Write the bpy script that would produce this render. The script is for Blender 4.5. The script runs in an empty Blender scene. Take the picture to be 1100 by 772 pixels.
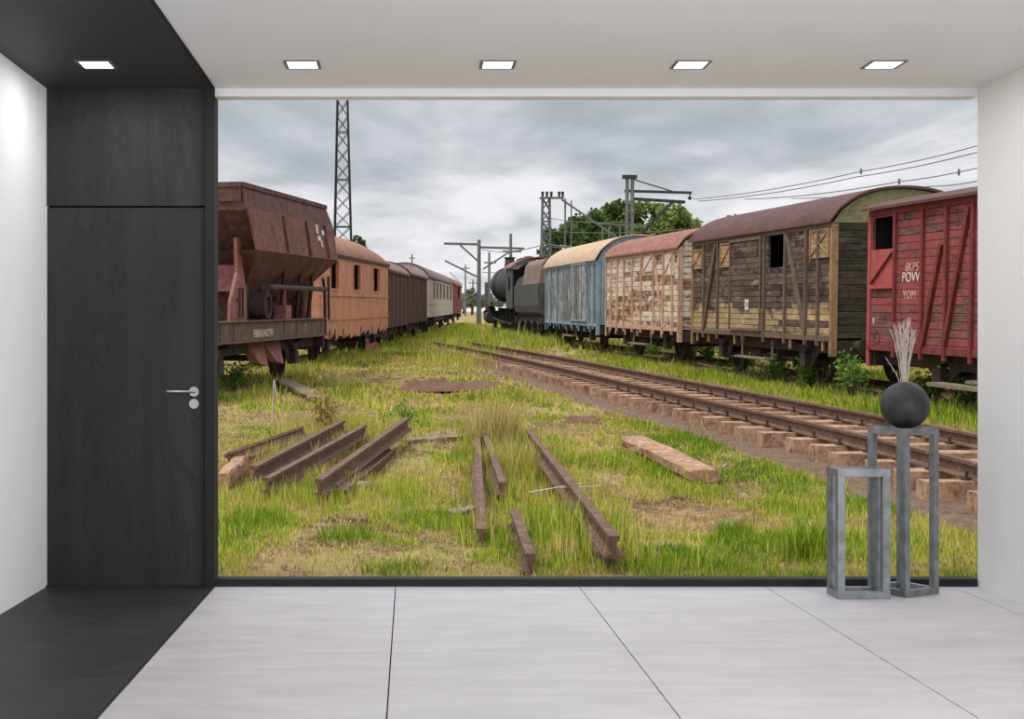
import bpy, math, random
import numpy as np
from mathutils import Matrix, Vector
random.seed(7)
SC = bpy.context.scene
COL = SC.collection
PI = math.pi
# ---------------------------------------------------------------- camera, world, lights
F = 1400.0; CX, CY = 441.0, 395.0; CAMZ = 1.23
cam = bpy.data.cameras.new('camera'); cam_o = bpy.data.objects.new('camera', cam); COL.objects.link(cam_o)
cam.sensor_fit = 'HORIZONTAL'; cam.sensor_width = 36.0; cam.lens = 36.0 * F / 1100.0
cam.shift_x = (550 - CX) / 1100.0; cam.shift_y = (CY - 386) / 1100.0
cam.clip_start = 0.05; cam.clip_end = 1500
cam_o.location = (0, 0, CAMZ); cam_o.rotation_euler = (PI / 2, 0, 0)
SC.camera = cam_o
SC.view_settings.view_transform = 'Standard'; SC.view_settings.look = 'None'
SC.view_settings.gamma = 1.0; SC.view_settings.use_curve_mapping = False
SC.view_settings.exposure = 0.0

# the yard outside rises gently away from the building
HY = 1.7; TH = math.atan(68.0 / 1400.0)
YARD = Matrix.Translation((0, 0, CAMZ)) @ Matrix.Rotation(TH, 4, 'X') @ Matrix.Translation((0, 0, -HY))

# ---- node helper
class NT:
    def __init__(s, tree): s.t = tree; s.n = tree.nodes; s.l = tree.links
    def node(s, ty, **kw):
        n = s.n.new(ty)
        for k, v in kw.items(): setattr(n, k, v)
        return n
    def put(s, sock, v):
        if v is None: return
        if isinstance(v, bpy.types.NodeSocket): s.l.new(v, sock)
        elif isinstance(v, (tuple, list)):
            v = tuple(v)
            if sock.type == 'RGBA' and len(v) == 3: v = v + (1,)
            sock.default_value = v
        else: sock.default_value = v
    def math(s, op, a, b=None, c=None, clamp=False):
        n = s.node('ShaderNodeMath', operation=op, use_clamp=clamp)
        s.put(n.inputs[0], a); s.put(n.inputs[1], b)
        if c is not None: s.put(n.inputs[2], c)
        return n.outputs[0]
    def coord(s, k='Object'): return s.node('ShaderNodeTexCoord').outputs[k]
    def mapv(s, v, scale=(1, 1, 1), loc=(0, 0, 0)):
        n = s.node('ShaderNodeMapping'); s.put(n.inputs[0], v); n.inputs['Location'].default_value = loc; n.inputs['Scale'].default_value = scale
        return n.outputs[0]
    def sep(s, v):
        n = s.node('ShaderNodeSeparateXYZ'); s.put(n.inputs[0], v); return n.outputs
    def comb(s, x, y, z):
        n = s.node('ShaderNodeCombineXYZ'); s.put(n.inputs[0], x); s.put(n.inputs[1], y); s.put(n.inputs[2], z); return n.outputs[0]
    def noise(s, v, scale=1, detail=4, rough=.55, dist=0):
        n = s.node('ShaderNodeTexNoise'); s.put(n.inputs['Vector'], v); n.inputs['Scale'].default_value = scale
        n.inputs['Detail'].default_value = detail; n.inputs['Roughness'].default_value = rough; n.inputs['Distortion'].default_value = dist
        return n.outputs[0]
    def white(s, v):
        n = s.node('ShaderNodeTexWhiteNoise', noise_dimensions='3D'); s.put(n.inputs['Vector'], v); return n.outputs[0]
    def ramp(s, f, stops, interp='LINEAR'):
        n = s.node('ShaderNodeValToRGB'); cr = n.color_ramp; cr.interpolation = interp
        while len(cr.elements) < len(stops): cr.elements.new(.5)
        for e, (p, c) in zip(cr.elements, stops):
            e.position = p
            e.color = (tuple(c) + (1,)) if isinstance(c, (tuple, list)) else (c, c, c, 1)
        s.put(n.inputs[0], f); return n.outputs[0]
    def mix(s, f, a, b, blend='MIX'):
        n = s.node('ShaderNodeMix', data_type='RGBA', blend_type=blend)
        s.put(n.inputs[0], f); s.put(n.inputs[6], a); s.put(n.inputs[7], b); return n.outputs[2]
    def step(s, f, lo, hi):
        n = s.node('ShaderNodeMapRange'); s.put(n.inputs[0], f); n.inputs[1].default_value = lo; n.inputs[2].default_value = hi
        return n.outputs[0]
    def bump(s, h, strength=.5, dist=.02):
        n = s.node('ShaderNodeBump'); s.put(n.inputs['Height'], h); n.inputs['Strength'].default_value = strength; n.inputs['Distance'].default_value = dist
        return n.outputs[0]

def newmat(name):
    m = bpy.data.materials.new(name); m.use_nodes = True
    t = NT(m.node_tree); b = m.node_tree.nodes['Principled BSDF']
    return m, t, b
def setp(t, b, color=None, rough=None, metal=None, normal=None, spec=None):
    t.put(b.inputs['Base Color'], color); t.put(b.inputs['Roughness'], rough); t.put(b.inputs['Metallic'], metal)
    if normal is not None: t.put(b.inputs['Normal'], normal)
    if spec is not None: b.inputs['Specular IOR Level'].default_value = spec

# ---- overcast sky
w = bpy.data.worlds.new('World'); SC.world = w; w.use_nodes = True
t = NT(w.node_tree); bg = w.node_tree.nodes['Background']
g = t.coord('Generated'); sx = t.sep(g)
zz = t.math('MAXIMUM', sx[2], 0.0)
inv = t.math('DIVIDE', 1.0, t.math('ADD', zz, .16))
cv = t.comb(t.math('MULTIPLY', sx[0], inv), t.math('MULTIPLY', sx[1], inv), t.math('MULTIPLY', zz, 6.0))
n1 = t.noise(t.mapv(cv, (1.15, .9, .9), (3.7, .4, 2.2)), 1.25, 6, .55, .4)
n2 = t.noise(t.mapv(cv, (2.6, 2.2, 1.6), (1.0, 5.0, 0)), 2.0, 4, .5, .2)
nn = t.math('ADD', t.math('MULTIPLY', n1, .8), t.math('MULTIPLY', n2, .2))
el = t.ramp(sx[2], [(0.0, 1.0), (.075, .97), (.115, .58), (.17, .44), (.23, .52), (.6, .8)])
cl = t.math('ADD', nn, t.math('MULTIPLY', t.math('SUBTRACT', el, .5), .30))
sky = t.ramp(cl, [(.34, (.40, .455, .50)), (.42, (.50, .545, .585)), (.48, (.62, .645, .685)), (.54, (.76, .77, .81)), (.62, (.90, .90, .93))])
bright = t.ramp(sx[2], [(0, .98), (.25, 1.0), (.6, 1.0)])
t.put(bg.inputs[0], sky)
zen = t.math('MULTIPLY_ADD', t.step(sx[2], .3, .9), .6, 1.0)
t.put(bg.inputs[1], zen)

sun = bpy.data.lights.new('sun', 'SUN'); sun.energy = 2.2; sun.angle = math.radians(22); sun.color = (1, .96, .9)
so = bpy.data.objects.new('sun', sun); COL.objects.link(so)
so.rotation_euler = Vector((.42, .30, -1.0)).to_track_quat('-Z', 'Y').to_euler(); so.location = (0, 20, 30)

def area(name, loc, direction, sx_, sy_, power, color=(1, 1, 1)):
    l = bpy.data.lights.new(name, 'AREA'); l.shape = 'RECTANGLE'; l.size = sx_; l.size_y = sy_; l.energy = power; l.color = color
    o = bpy.data.objects.new(name, l); COL.objects.link(o); o.location = loc
    o.rotation_euler = Vector(direction).to_track_quat('-Z', 'Z').to_euler(); return o
area('added_side_fill', (3.10, 2.4, 1.35), (-1, .12, 0), 4.4, 2.3, 235)  # added fill light at the right wall, brightens the room from that side
area('added_rear_fill', (0.8, -2.9, 1.35), (0, 1, 0), 4.0, 2.3, 75)  # added fill light before the solid rear wall, out of view

# ---------------------------------------------------------------- mesh helpers
class MB:
    def __init__(s): s.v = []; s.f = []; s.m = []; s.cur = 0
    def add(s, vs, fs):
        b = len(s.v); s.v += [tuple(v) for v in vs]
        for f in fs: s.f.append(tuple(b + i for i in f)); s.m.append(s.cur)
        return s
    def box(s, x0, x1, y0, y1, z0, z1):
        return s.add([(x0,y0,z0),(x1,y0,z0),(x1,y1,z0),(x0,y1,z0),(x0,y0,z1),(x1,y0,z1),(x1,y1,z1),(x0,y1,z1)],
                     [(3,2,1,0),(4,5,6,7),(0,1,5,4),(1,2,6,5),(2,3,7,6),(3,0,4,7)])
    def beam(s, p, q, w, h, up=(0, 0, 1)):
        p = Vector(p); q = Vector(q); d = (q - p).normalized(); u = Vector(up)
        sd = d.cross(u)
        if sd.length < 1e-4: sd = d.cross(Vector((1, 0, 0)))
        sd.normalize(); u = sd.cross(d)
        vs = []
        for c in (p, q):
            for a, b in ((-1,-1),(1,-1),(1,1),(-1,1)): vs.append(c + sd * (a * w / 2) + u * (b * h / 2))
        return s.add(vs, [(0,1,2,3),(7,6,5,4),(1,0,4,5),(2,1,5,6),(3,2,6,7),(0,3,7,4)])
    def cyl(s, p, q, r0, r1=None, n=12, caps=True):
        if r1 is None: r1 = r0
        p = Vector(p); q = Vector(q); d = (q - p).normalized()
        a = d.cross(Vector((0, 0, 1)))
        if a.length < 1e-3: a = Vector((1, 0, 0))
        a.normalize(); b = d.cross(a)
        vs = []
        for c, r in ((p, r0), (q, r1)):
            for i in range(n):
                t_ = 2 * PI * i / n; vs.append(c + a * (r * math.cos(t_)) + b * (r * math.sin(t_)))
        fs = [(i, (i + 1) % n, n + (i + 1) % n, n + i) for i in range(n)]
        if caps: fs += [tuple(range(n))[::-1], tuple(range(n, 2 * n))]
        return s.add(vs, fs)
    def tube(s, pts, r, n=8):
        for a, b in zip(pts[:-1], pts[1:]): s.cyl(a, b, r, None, n)
        return s
    def loft(s, rings, closed=True, caps=True):
        k = len(rings[0]); vs = [p for r in rings for p in r]; fs = []
        for i in range(len(rings) - 1):
            for j in range(k if closed else k - 1):
                fs.append((i * k + j, i * k + (j + 1) % k, (i + 1) * k + (j + 1) % k, (i + 1) * k + j))
        if caps and closed: fs += [tuple(range(k))[::-1], tuple(range((len(rings) - 1) * k, len(rings) * k))]
        return s.add(vs, fs)
    def prism(s, pts, fn0, fn1):
        return s.loft([[fn0(*p) for p in pts], [fn1(*p) for p in pts]])
    def ring(s, c, ax, R, r_in, w, n=24):   # flat-rimmed ring around axis ax ('x' or 'y')
        rings = []
        for i in range(n + 1):
            t_ = 2 * PI * i / n; e = (math.cos(t_), math.sin(t_)); r = []
            for rr, o in ((r_in, -w/2), (R, -w/2), (R, w/2), (r_in, w/2)):
                if ax == 'y': r.append((c[0] + rr * e[0], c[1] + o, c[2] + rr * e[1]))
                else: r.append((c[0] + o, c[1] + rr * e[0], c[2] + rr * e[1]))
            rings.append(r)
        return s.loft(rings, caps=False)
    def lathe(s, prof, c=(0, 0, 0), n=32):
        rings = []
        for i in range(n + 1):
            t_ = 2 * PI * i / n
            rings.append([(c[0] + r * math.cos(t_), c[1] + r * math.sin(t_), c[2] + z) for r, z in prof])
        return s.loft(rings, closed=False)
    def build(s, name, mats, parent=None, smooth=False, loc=None, bevel=0):
        me = bpy.data.meshes.new(name); me.from_pydata(s.v, [], s.f)
        if not isinstance(mats, (list, tuple)): mats = [mats]
        for m in mats: me.materials.append(m)
        if len(mats) > 1: me.polygons.foreach_set('material_index', s.m)
        me.validate(); me.update()
        if smooth: me.shade_smooth(); me.set_sharp_from_angle(angle=math.radians(38))
        o = bpy.data.objects.new(name, me); COL.objects.link(o)
        if parent: o.parent = parent
        if loc is not None: o.location = loc
        if bevel:
            bm_ = o.modifiers.new('bevel', 'BEVEL'); bm_.width = bevel; bm_.segments = 2; bm_.limit_method = 'ANGLE'
        return o

def tag(o, label=None, cat=None, group=None, kind=None):
    if label: o['label'] = label
    if cat: o['category'] = cat
    if group: o['group'] = group
    if kind: o['kind'] = kind
    return o
def yard(o, x=0, y=0, z=0, rz=0, ry=0):
    o.matrix_basis = YARD @ Matrix.Translation((x, y, z)) @ Matrix.Rotation(rz, 4, 'Z') @ Matrix.Rotation(ry, 4, 'Y'); return o
def empty(name, label, cat, group=None):
    o = bpy.data.objects.new(name, None); COL.objects.link(o); o.empty_display_size = .2
    return tag(o, label, cat, group)
def dup(o, parent=None, **props):
    c = o.copy(); COL.objects.link(c)
    if parent: c.parent = parent
    for ch in list(o.children): dup(ch, c)
    for k, v in props.items(): c[k] = v
    return c

# where a line of sight through the opening meets the yard (gives real positions and heights)
_ct, _st = math.cos(TH), math.sin(TH)
def sight(px, py):
    dx, dy, dz = (px - CX) / F, 1.0, (CY - py) / F
    return (dx, _ct * dy + _st * dz, -_st * dy + _ct * dz)
def G(px, py, z=0.0):
    d = sight(px, py); k = (z - HY) / d[2]; return Vector((d[0] * k, d[1] * k, z))
def AT(px, py, Y):
    d = sight(px, py); k = Y / d[1]; return Vector((d[0] * k, Y, HY + d[2] * k))
def on_side(A, B, px, py):
    d = sight(px, py); ux, uy = B[0] - A[0], B[1] - A[1]; L = math.hypot(ux, uy)
    det = d[0] * (-uy) - d[1] * (-ux); k = (A[0] * (-uy) - A[1] * (-ux)) / det
    s_ = ((d[0] * k - A[0]) * ux + (d[1] * k - A[1]) * uy) / (L * L) * L
    return s_, HY + d[2] * k

# ---------------------------------------------------------------- materials
def plain(name, col, rough=.6, metal=0, nz=.0, ns=8, bump=0):
    m, t, b = newmat(name); c = t.coord()
    n = t.noise(c, ns, 5)
    a = tuple(max(0, x * (1 - nz)) for x in col); d = tuple(min(1, x * (1 + nz)) for x in col)
    setp(t, b, t.ramp(n, [(.3, a), (.7, d)]), rough, metal, t.bump(n, bump, .01) if bump else None)
    return m
def rusty(name, stops, sc=3.0, rough=.85, streak=True, bump=.4, dark=.6):
    m, t, b = newmat(name); c = t.coord()
    n1 = t.noise(c, sc, 8, .65, .3)
    n2 = t.noise(t.mapv(c, (5, 5, .5)), 1.6, 5, .6) if streak else t.noise(c, sc * 4, 4)
    f = t.math('MULTIPLY_ADD', n2, .5, t.math('MULTIPLY', n1, .5)); f = t.math('MULTIPLY_ADD', t.math('SUBTRACT', f, .5), 1.35, .5)
    n3 = t.noise(c, sc * 7, 7, .72); n4 = t.noise(c, sc * 2.3, 8, .75)
    k = len(stops); cols = [(.30 + .40 * i / (k - 1), s_) for i, s_ in enumerate(stops)]
    colr = t.mix(.40, t.ramp(f, cols), t.ramp(n3, [(.36, stops[0]), (.64, stops[-1])]))
    colr = t.mix(t.math('MULTIPLY', t.step(n4, .54, .66), dark), colr, tuple(x * .22 for x in stops[0]))
    setp(t, b, colr, rough, 0, t.bump(t.math('ADD', n1, n3), bump, .015))
    return m
def planks(name, paints, woods, peel=.5, h=.14, vertical=False, rust=None, rustamt=.35, low=None, lowz=1.6, seamd=.25, hspan=3.4, grime=.5):
    """weathered boards: paint shades drifting from board to board, flaking to bare wood, with grime"""
    m, t, b = newmat(name); c = t.coord(); s = t.sep(c)
    along = t.math('ADD', s[0], s[1])
    v = along if vertical else s[2]; u = s[2] if vertical else along
    q = t.math('DIVIDE', v, h); row = t.math('FLOOR', q); fr = t.math('FRACT', q)
    piece = t.math('FLOOR', t.math('DIVIDE', t.math('MULTIPLY_ADD', row, 1.37, u), hspan))
    rnd = t.white(t.comb(row, piece, 0.3)); rnd2 = t.white(t.comb(piece, row, 7.1))
    cn = t.noise(t.comb(t.math('MULTIPLY', u, .9), t.math('MULTIPLY', v, 2.6), rnd), 1.6, 6, .65)
    def drift(cols, r, w_):
        f = t.math('MULTIPLY_ADD', r, w_, t.math('MULTIPLY', t.step(cn, .28, .72), 1 - w_)); k = len(cols)
        return t.ramp(f, [((i + .5) / k, x) for i, x in enumerate(cols)])
    pc = drift(paints, rnd, .35); wc = drift(woods, rnd2, .4)
    gv = t.comb(t.math('MULTIPLY', u, 2.2), t.math('MULTIPLY', v, 26), rnd)
    grain = t.noise(gv, 1.2, 6, .65)
    wc = t.mix(t.math('MULTIPLY', t.step(grain, .42, .70), .75), wc, (.015, .012, .010))
    if low is not None:
        lf = t.math('MULTIPLY', t.step(t.math('MULTIPLY_ADD', t.noise(c, 1.3, 3), 1.3, s[2]), lowz + .80, lowz + .62), t.step(rnd2, .28, .34))
        pc = t.mix(lf, pc, low)
    pn = t.noise(t.comb(t.math('MULTIPLY', u, 1.3), t.math('MULTIPLY', v, 3.0), rnd), 1.7, 9, .74)
    pk = t.math('ADD', t.math('MULTIPLY', pn, .72), t.math('MULTIPLY', t.math('ADD', grain, rnd), .14))
    mask = t.step(pk, peel - .03, peel + .03)
    if low is not None: mask = t.math('MULTIPLY', mask, t.math('SUBTRACT', 1.0, t.math('MULTIPLY', lf, .6)))
    col = t.mix(mask, pc, wc)
    if rust:
        rn = t.noise(t.mapv(c, (5, 5, .6)), 1.3, 8, .72)
        col = t.mix(t.step(rn, 1 - rustamt - .08, 1 - rustamt + .08), col, rust)
    gr = t.noise(t.mapv(c, (3, 3, 2)), 2.4, 9, .75)
    col = t.mix(t.math('MULTIPLY', t.step(gr, .50, .66), grime), col, (.022, .016, .014))
    e = t.math('MINIMUM', fr, t.math('SUBTRACT', 1.0, fr))
    wob = t.math('MULTIPLY', t.noise(c, 3.1, 2), .09)
    seam = t.step(e, t.math('ADD', wob, -.02), t.math('ADD', wob, .045)) if False else t.step(t.math('SUBTRACT', e, wob), -.015, .035)
    col = t.mix(t.math('MULTIPLY', t.math('SUBTRACT', 1.0, seam), 1 - seamd), col, (.014, .010, .009))
    hgt = t.math('MULTIPLY_ADD', grain, .15, t.math('MULTIPLY_ADD', mask, -.12, seam))
    setp(t, b, col, .9, 0, t.bump(hgt, .6, .02), spec=.15)
    return m

M = {}
M['white_wall'] = plain('white_plaster', (.86, .86, .87), .6, 0, .01)
M['ceil'] = plain('light_ceiling', (.80, .80, .81), .55, 0, .012, 2)
M['ceil_dark'] = plain('dark_ceiling', (.028, .028, .029), .6, 0, .04, 3)
M['black_trim'] = plain('black_trim', (.006, .006, .007), .7)
def dark_panel(name):
    m, t, b = newmat(name); c = t.coord()
    n = t.noise(t.mapv(c, (3.2, 3.2, .35)), 1.4, 7, .6, .4); n2 = t.noise(c, 22, 3); n3 = t.noise(t.mapv(c, (1.6, 1, .25), (.7, 0, .3)), 1.9, 8, .7, .6)
    col = t.ramp(t.math('MULTIPLY_ADD', n2, .12, n), [(.42, (.018, .019, .020)), (.60, (.027, .028, .029)), (.75, (.034, .035, .036))])
    crack = t.step(t.math('ABSOLUTE', t.math('SUBTRACT', n3, .5)), .012, .0)
    col = t.mix(t.math('MULTIPLY', crack, .6), col, (.010, .010, .010))
    setp(t, b, col, .55, 0, t.bump(n, .12, .01), spec=.3); return m
M['dark_panel'] = dark_panel('dark_stained_concrete')
def floor_mat(name, lo, hi, rough):
    m, t, b = newmat(name); c = t.coord()
    n = t.noise(t.mapv(c, (1.0, 4.5, 1)), 2.6, 7, .6, .3); n2 = t.noise(t.mapv(c, (1.2, 3.5, 1), (3, 2, 0)), 1.1, 5, .6)
    f = t.math('ADD', t.math('MULTIPLY', n, .55), t.math('MULTIPLY', n2, .45))
    setp(t, b, t.ramp(f, [(.34, lo), (.58, hi)]), t.ramp(n2, [(.3, rough), (.7, rough + .12)]), 0, t.bump(n, .04, .01), spec=.4); return m
M['floor'] = floor_mat('pale_polished_concrete', (.54, .52, .54), (.66, .64, .66), .38)
M['floor_dark'] = floor_mat('charcoal_concrete', (.022, .022, .023), (.036, .036, .037), .5)
M['steel'] = plain('brushed_steel', (.50, .50, .50), .3, 1, .1)
M['frame_metal'] = plain('grey_brushed_metal', (.24, .26, .27), .42, .6, .3, 14)
def ball_mat():
    m, t, b = newmat('charcoal_ceramic'); c = t.coord(); n = t.noise(c, 14, 6, .6); n2 = t.noise(c, 60, 3)
    setp(t, b, t.ramp(n, [(.3, (.018, .019, .018)), (.7, (.045, .048, .045))]), t.ramp(n2, [(.3, .42), (.7, .6)]), .15, t.bump(n2, .15, .003)); return m
M['ball'] = ball_mat()
M['dry'] = plain('pale_dried_stems', (.62, .56, .52), .9, 0, .2, 30)
def emit(name, col, st):
    m, t, b = newmat(name); b.inputs['Base Color'].default_value = (.9, .9, .9, 1)
    b.inputs['Emission Color'].default_value = (*col, 1); b.inputs['Emission Strength'].default_value = st; return m
M['lamp'] = emit('lamp_diffuser', (1, 1, 1), 3.0)
M['lamp_trim'] = plain('downlight_trim', (.22, .22, .23), .4, .5)

M['red_boards'] = planks('red_painted_boards', [(.26,.050,.052),(.37,.095,.095),(.31,.070,.072),(.44,.165,.16)], [(.19,.11,.095),(.25,.15,.13),(.13,.06,.055)], .53, .13, rust=(.15,.035,.032), rustamt=.38, seamd=.3, grime=.35)
M['red_frame'] = rusty('dark_red_framing', [(.09,.014,.014),(.20,.032,.032),(.30,.06,.055)], 4)
M['red_bright'] = rusty('bright_red_metal', [(.34,.06,.05),(.50,.11,.09),(.42,.08,.07)], 3, .7, dark=.2)
M['maroon_roof'] = rusty('weathered_maroon_roof', [(.055,.025,.025),(.105,.048,.044),(.17,.085,.075)], 2.2, dark=.35)
M['brown_boards'] = planks('weathered_brown_boards', [(.30,.22,.13),(.13,.095,.08),(.20,.14,.11),(.46,.37,.22),(.10,.075,.07)], [(.10,.075,.07),(.16,.12,.105),(.055,.04,.04),(.24,.19,.16)], .47, .125, rust=(.16,.055,.035), rustamt=.33, low=(.62,.46,.22), lowz=1.55, seamd=.1)
M['brown_frame'] = rusty('weathered_brown_framing', [(.07,.05,.045),(.15,.105,.08),(.26,.18,.11)], 5)
M['ochre_frame'] = rusty('ochre_rust_framing', [(.14,.06,.035),(.38,.22,.10),(.50,.36,.18)], 4)
M['vent_wood'] = planks('tan_vent_boards', [(.48,.33,.17),(.42,.28,.15),(.54,.38,.20)], [(.24,.16,.10)], .62, .10)
M['end_boards'] = planks('charred_end_boards', [(.05,.042,.038),(.08,.07,.055),(.13,.125,.08),(.03,.026,.026)], [(.04,.035,.032),(.09,.07,.06),(.15,.12,.10)], .5, .13)
M['green_gable'] = rusty('faded_green_gable', [(.30,.20,.09),(.26,.30,.15),(.33,.38,.22)], 1.5)
M['rust_roof'] = rusty('red_rust_roof', [(.09,.025,.02),(.22,.06,.045),(.34,.12,.09),(.50,.32,.24)], 3.5, dark=.4)
M['white_rust'] = planks('flaking_white_boards', [(.70,.60,.48),(.78,.72,.62),(.62,.46,.32),(.74,.66,.56)], [(.36,.17,.09),(.20,.09,.06),(.50,.27,.13)], .53, .15, rust=(.48,.20,.075), rustamt=.40, seamd=.35, grime=.4)
M['orange_rust'] = rusty('orange_rust_posts', [(.20,.06,.03),(.50,.24,.10),(.66,.48,.32),(.76,.68,.56)], 6, dark=.55)
M['blue_boards'] = planks('faded_blue_boards', [(.34,.40,.45),(.50,.53,.54),(.22,.34,.44),(.42,.47,.50)], [(.14,.14,.125),(.28,.27,.24),(.08,.08,.075)], .46, .16, rust=(.60,.62,.61), rustamt=.40, vertical=True, seamd=.2, grime=.45)
M['blue'] = rusty('blue_painted_metal', [(.10,.18,.26),(.17,.29,.39),(.26,.40,.49),(.45,.52,.55)], 2.5, .7, dark=.35)
M['tan_roof'] = rusty('tan_felt_roof', [(.40,.27,.16),(.56,.40,.26),(.66,.50,.34)], 2.0, dark=.15)
M['orange'] = rusty('faded_orange_paint', [(.26,.09,.05),(.52,.20,.10),(.64,.28,.15),(.68,.38,.24)], 1.7, .7, dark=.55)
M['orange_roof'] = rusty('rusty_orange_roof', [(.18,.08,.055),(.34,.16,.105),(.46,.25,.17)], 3.0, dark=.35)
M['hopper'] = rusty('dark_red_rust_plate', [(.030,.013,.012),(.080,.030,.026),(.135,.058,.046),(.20,.10,.08)], 1.6)
M['hopper_side'] = rusty('red_brown_tub_side', [(.07,.028,.024),(.15,.056,.046),(.22,.085,.065),(.30,.15,.12)], 2.2, dark=.7)
M['hopper_pink'] = rusty('pinkish_rust_plate', [(.14,.05,.045),(.30,.11,.095),(.42,.20,.17)], 3)
M['hopper_beam'] = rusty('flaking_side_beam', [(.06,.028,.022),(.13,.085,.065),(.22,.17,.14)], 5)
M['dark_boards'] = planks('dark_maroon_boards', [(.095,.050,.045),(.14,.07,.06),(.07,.04,.04)], [(.16,.12,.11),(.10,.07,.065)], .55, .2, vertical=True)
M['grey_roof'] = rusty('grey_brown_roof', [(.13,.085,.07),(.24,.16,.13),(.32,.22,.18)], 2)
M['cream'] = rusty('cream_coach_paint', [(.30,.25,.20),(.52,.48,.42),(.62,.59,.52)], 2, dark=.3)
M['iron'] = rusty('black_brown_iron', [(.018,.014,.013),(.045,.032,.028),(.08,.05,.04)], 6)
M['iron_grey'] = rusty('grey_oily_iron', [(.03,.032,.034),(.07,.072,.074),(.13,.13,.125)], 3)
M['loco'] = rusty('sooty_locomotive_iron', [(.014,.014,.015),(.045,.045,.046),(.11,.105,.10)], 2)
M['void'] = plain('painted_dark_interior', (.012, .010, .012), .9)  # near-black colour stands in for shade inside the wagons
M['rail'] = rusty('brown_rusted_rail', [(.05,.025,.018),(.13,.065,.045),(.28,.17,.12)], 6, streak=False)
M['sleeper'] = rusty('orange_brown_sleeper', [(.11,.05,.03),(.33,.165,.09),(.50,.30,.18),(.60,.42,.28)], 3, streak=False, dark=.85)
M['old_wood'] = rusty('grey_brown_old_timber', [(.10,.075,.055),(.24,.18,.13),(.36,.29,.21)], 6, streak=False)
M['soil'] = rusty('reddish_loose_soil', [(.06,.03,.02),(.17,.08,.05),(.30,.17,.11)], 7, .95, False, .8)
M['mast'] = plain('dull_grey_mast', (.16, .17, .17), .7, .2, .3, 6)
M['mast_dark'] = plain('black_lattice_steel', (.035, .038, .038), .7, .2, .3, 6)
M['bark'] = rusty('bark', [(.05,.035,.025),(.12,.09,.06)], 5)
M['paint_white'] = plain('faded_white_paint', (.70, .62, .58), .8, 0, .25, 25)
M['paint_faint'] = plain('faint_pink_white_paint', (.66, .36, .34), .8, 0, .3, 25)
def leafmat(name):
    m, t, b = newmat(name)
    a = t.node('ShaderNodeAttribute', attribute_name='Col')
    t.put(b.inputs['Base Color'], a.outputs['Color']); b.inputs['Roughness'].default_value = .7; b.inputs['Specular IOR Level'].default_value = .15
    tr = t.node('ShaderNodeBsdfTranslucent'); t.put(tr.inputs[0], a.outputs['Color'])
    mx = t.node('ShaderNodeMixShader'); mx.inputs[0].default_value = .3
    t.l.new(b.outputs[0], mx.inputs[1]); t.l.new(tr.outputs[0], mx.inputs[2])
    t.l.new(mx.outputs[0], m.node_tree.nodes['Material Output'].inputs['Surface']); return m
M['leaf'] = leafmat('leaf_green')
def ground_mat():
    m, t, b = newmat('patchy_meadow_soil'); c = t.coord()
    n = t.noise(c, .55, 7, .62, .3); n2 = t.noise(c, 5, 6, .65); n3 = t.noise(c, 28, 5, .7)
    f = t.math('MULTIPLY_ADD', n3, .22, t.math('MULTIPLY_ADD', n2, .30, t.math('MULTIPLY', n, .5)))
    col = t.ramp(f, [(.40, (.06,.038,.022)), (.45, (.19,.12,.07)), (.50, (.38,.26,.15)), (.54, (.40,.33,.14)), (.60, (.24,.28,.05))])
    setp(t, b, col, .95, 0, t.bump(t.math('ADD', n2, n3), .8, .04), spec=.1); return m
M['ground'] = ground_mat()
M['bed'] = rusty('brown_track_bed', [(.06,.038,.025),(.17,.10,.065),(.28,.19,.125)], 6, .95, False, .9, dark=.8)
# ================================================================ THE ROOM
WY = 7.33; XL, XS, XR = -2.047, -1.10, 3.19; ZC = 1.571 + CAMZ; YB = -3.0
def box_obj(name, m, a, kind='structure', parent=None, bevel=0):
    cx, cy, cz = (a[0]+a[1])/2, (a[2]+a[3])/2, a[4]
    o = MB().box(a[0]-cx, a[1]-cx, a[2]-cy, a[3]-cy, 0, a[5]-a[4]).build(name, m, parent, bevel=bevel, loc=(cx, cy, cz))
    if kind and not parent: o['kind'] = kind
    return o
# pale floor: slabs with real joints between them
fl = MB(); js = [XS, -.084, .948, 1.995, 3.04]
for a_, b_ in zip(js, js[1:] + [XR + .02]): fl.box(a_ + .003, b_ - .003, YB, WY, -.02, 0)
tag(fl.build('floor', M['floor']), kind='structure')
box_obj('floor', M['black_trim'], (XS, XR, YB, WY, -.12, -.02))
box_obj('floor', M['floor_dark'], (XL, XS, YB, WY, -.12, 0))
box_obj('ceiling', M['ceil'], (XS, XR, YB, WY + .12, ZC, ZC + .12))
box_obj('ceiling', M['ceil_dark'], (XL, XS, YB, WY + .12, ZC, ZC + .12))
box_obj('wall_left', M['white_wall'], (XL - .12, XL, YB, WY + .12, -.12, ZC + .12))
box_obj('wall_right', M['white_wall'], (XR, XR + .12, YB, WY + .001, -.12, ZC + .12))
box_obj('wall_rear', M['white_wall'], (XL, XR, YB - .12, YB, -.12, ZC + .12))
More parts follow.
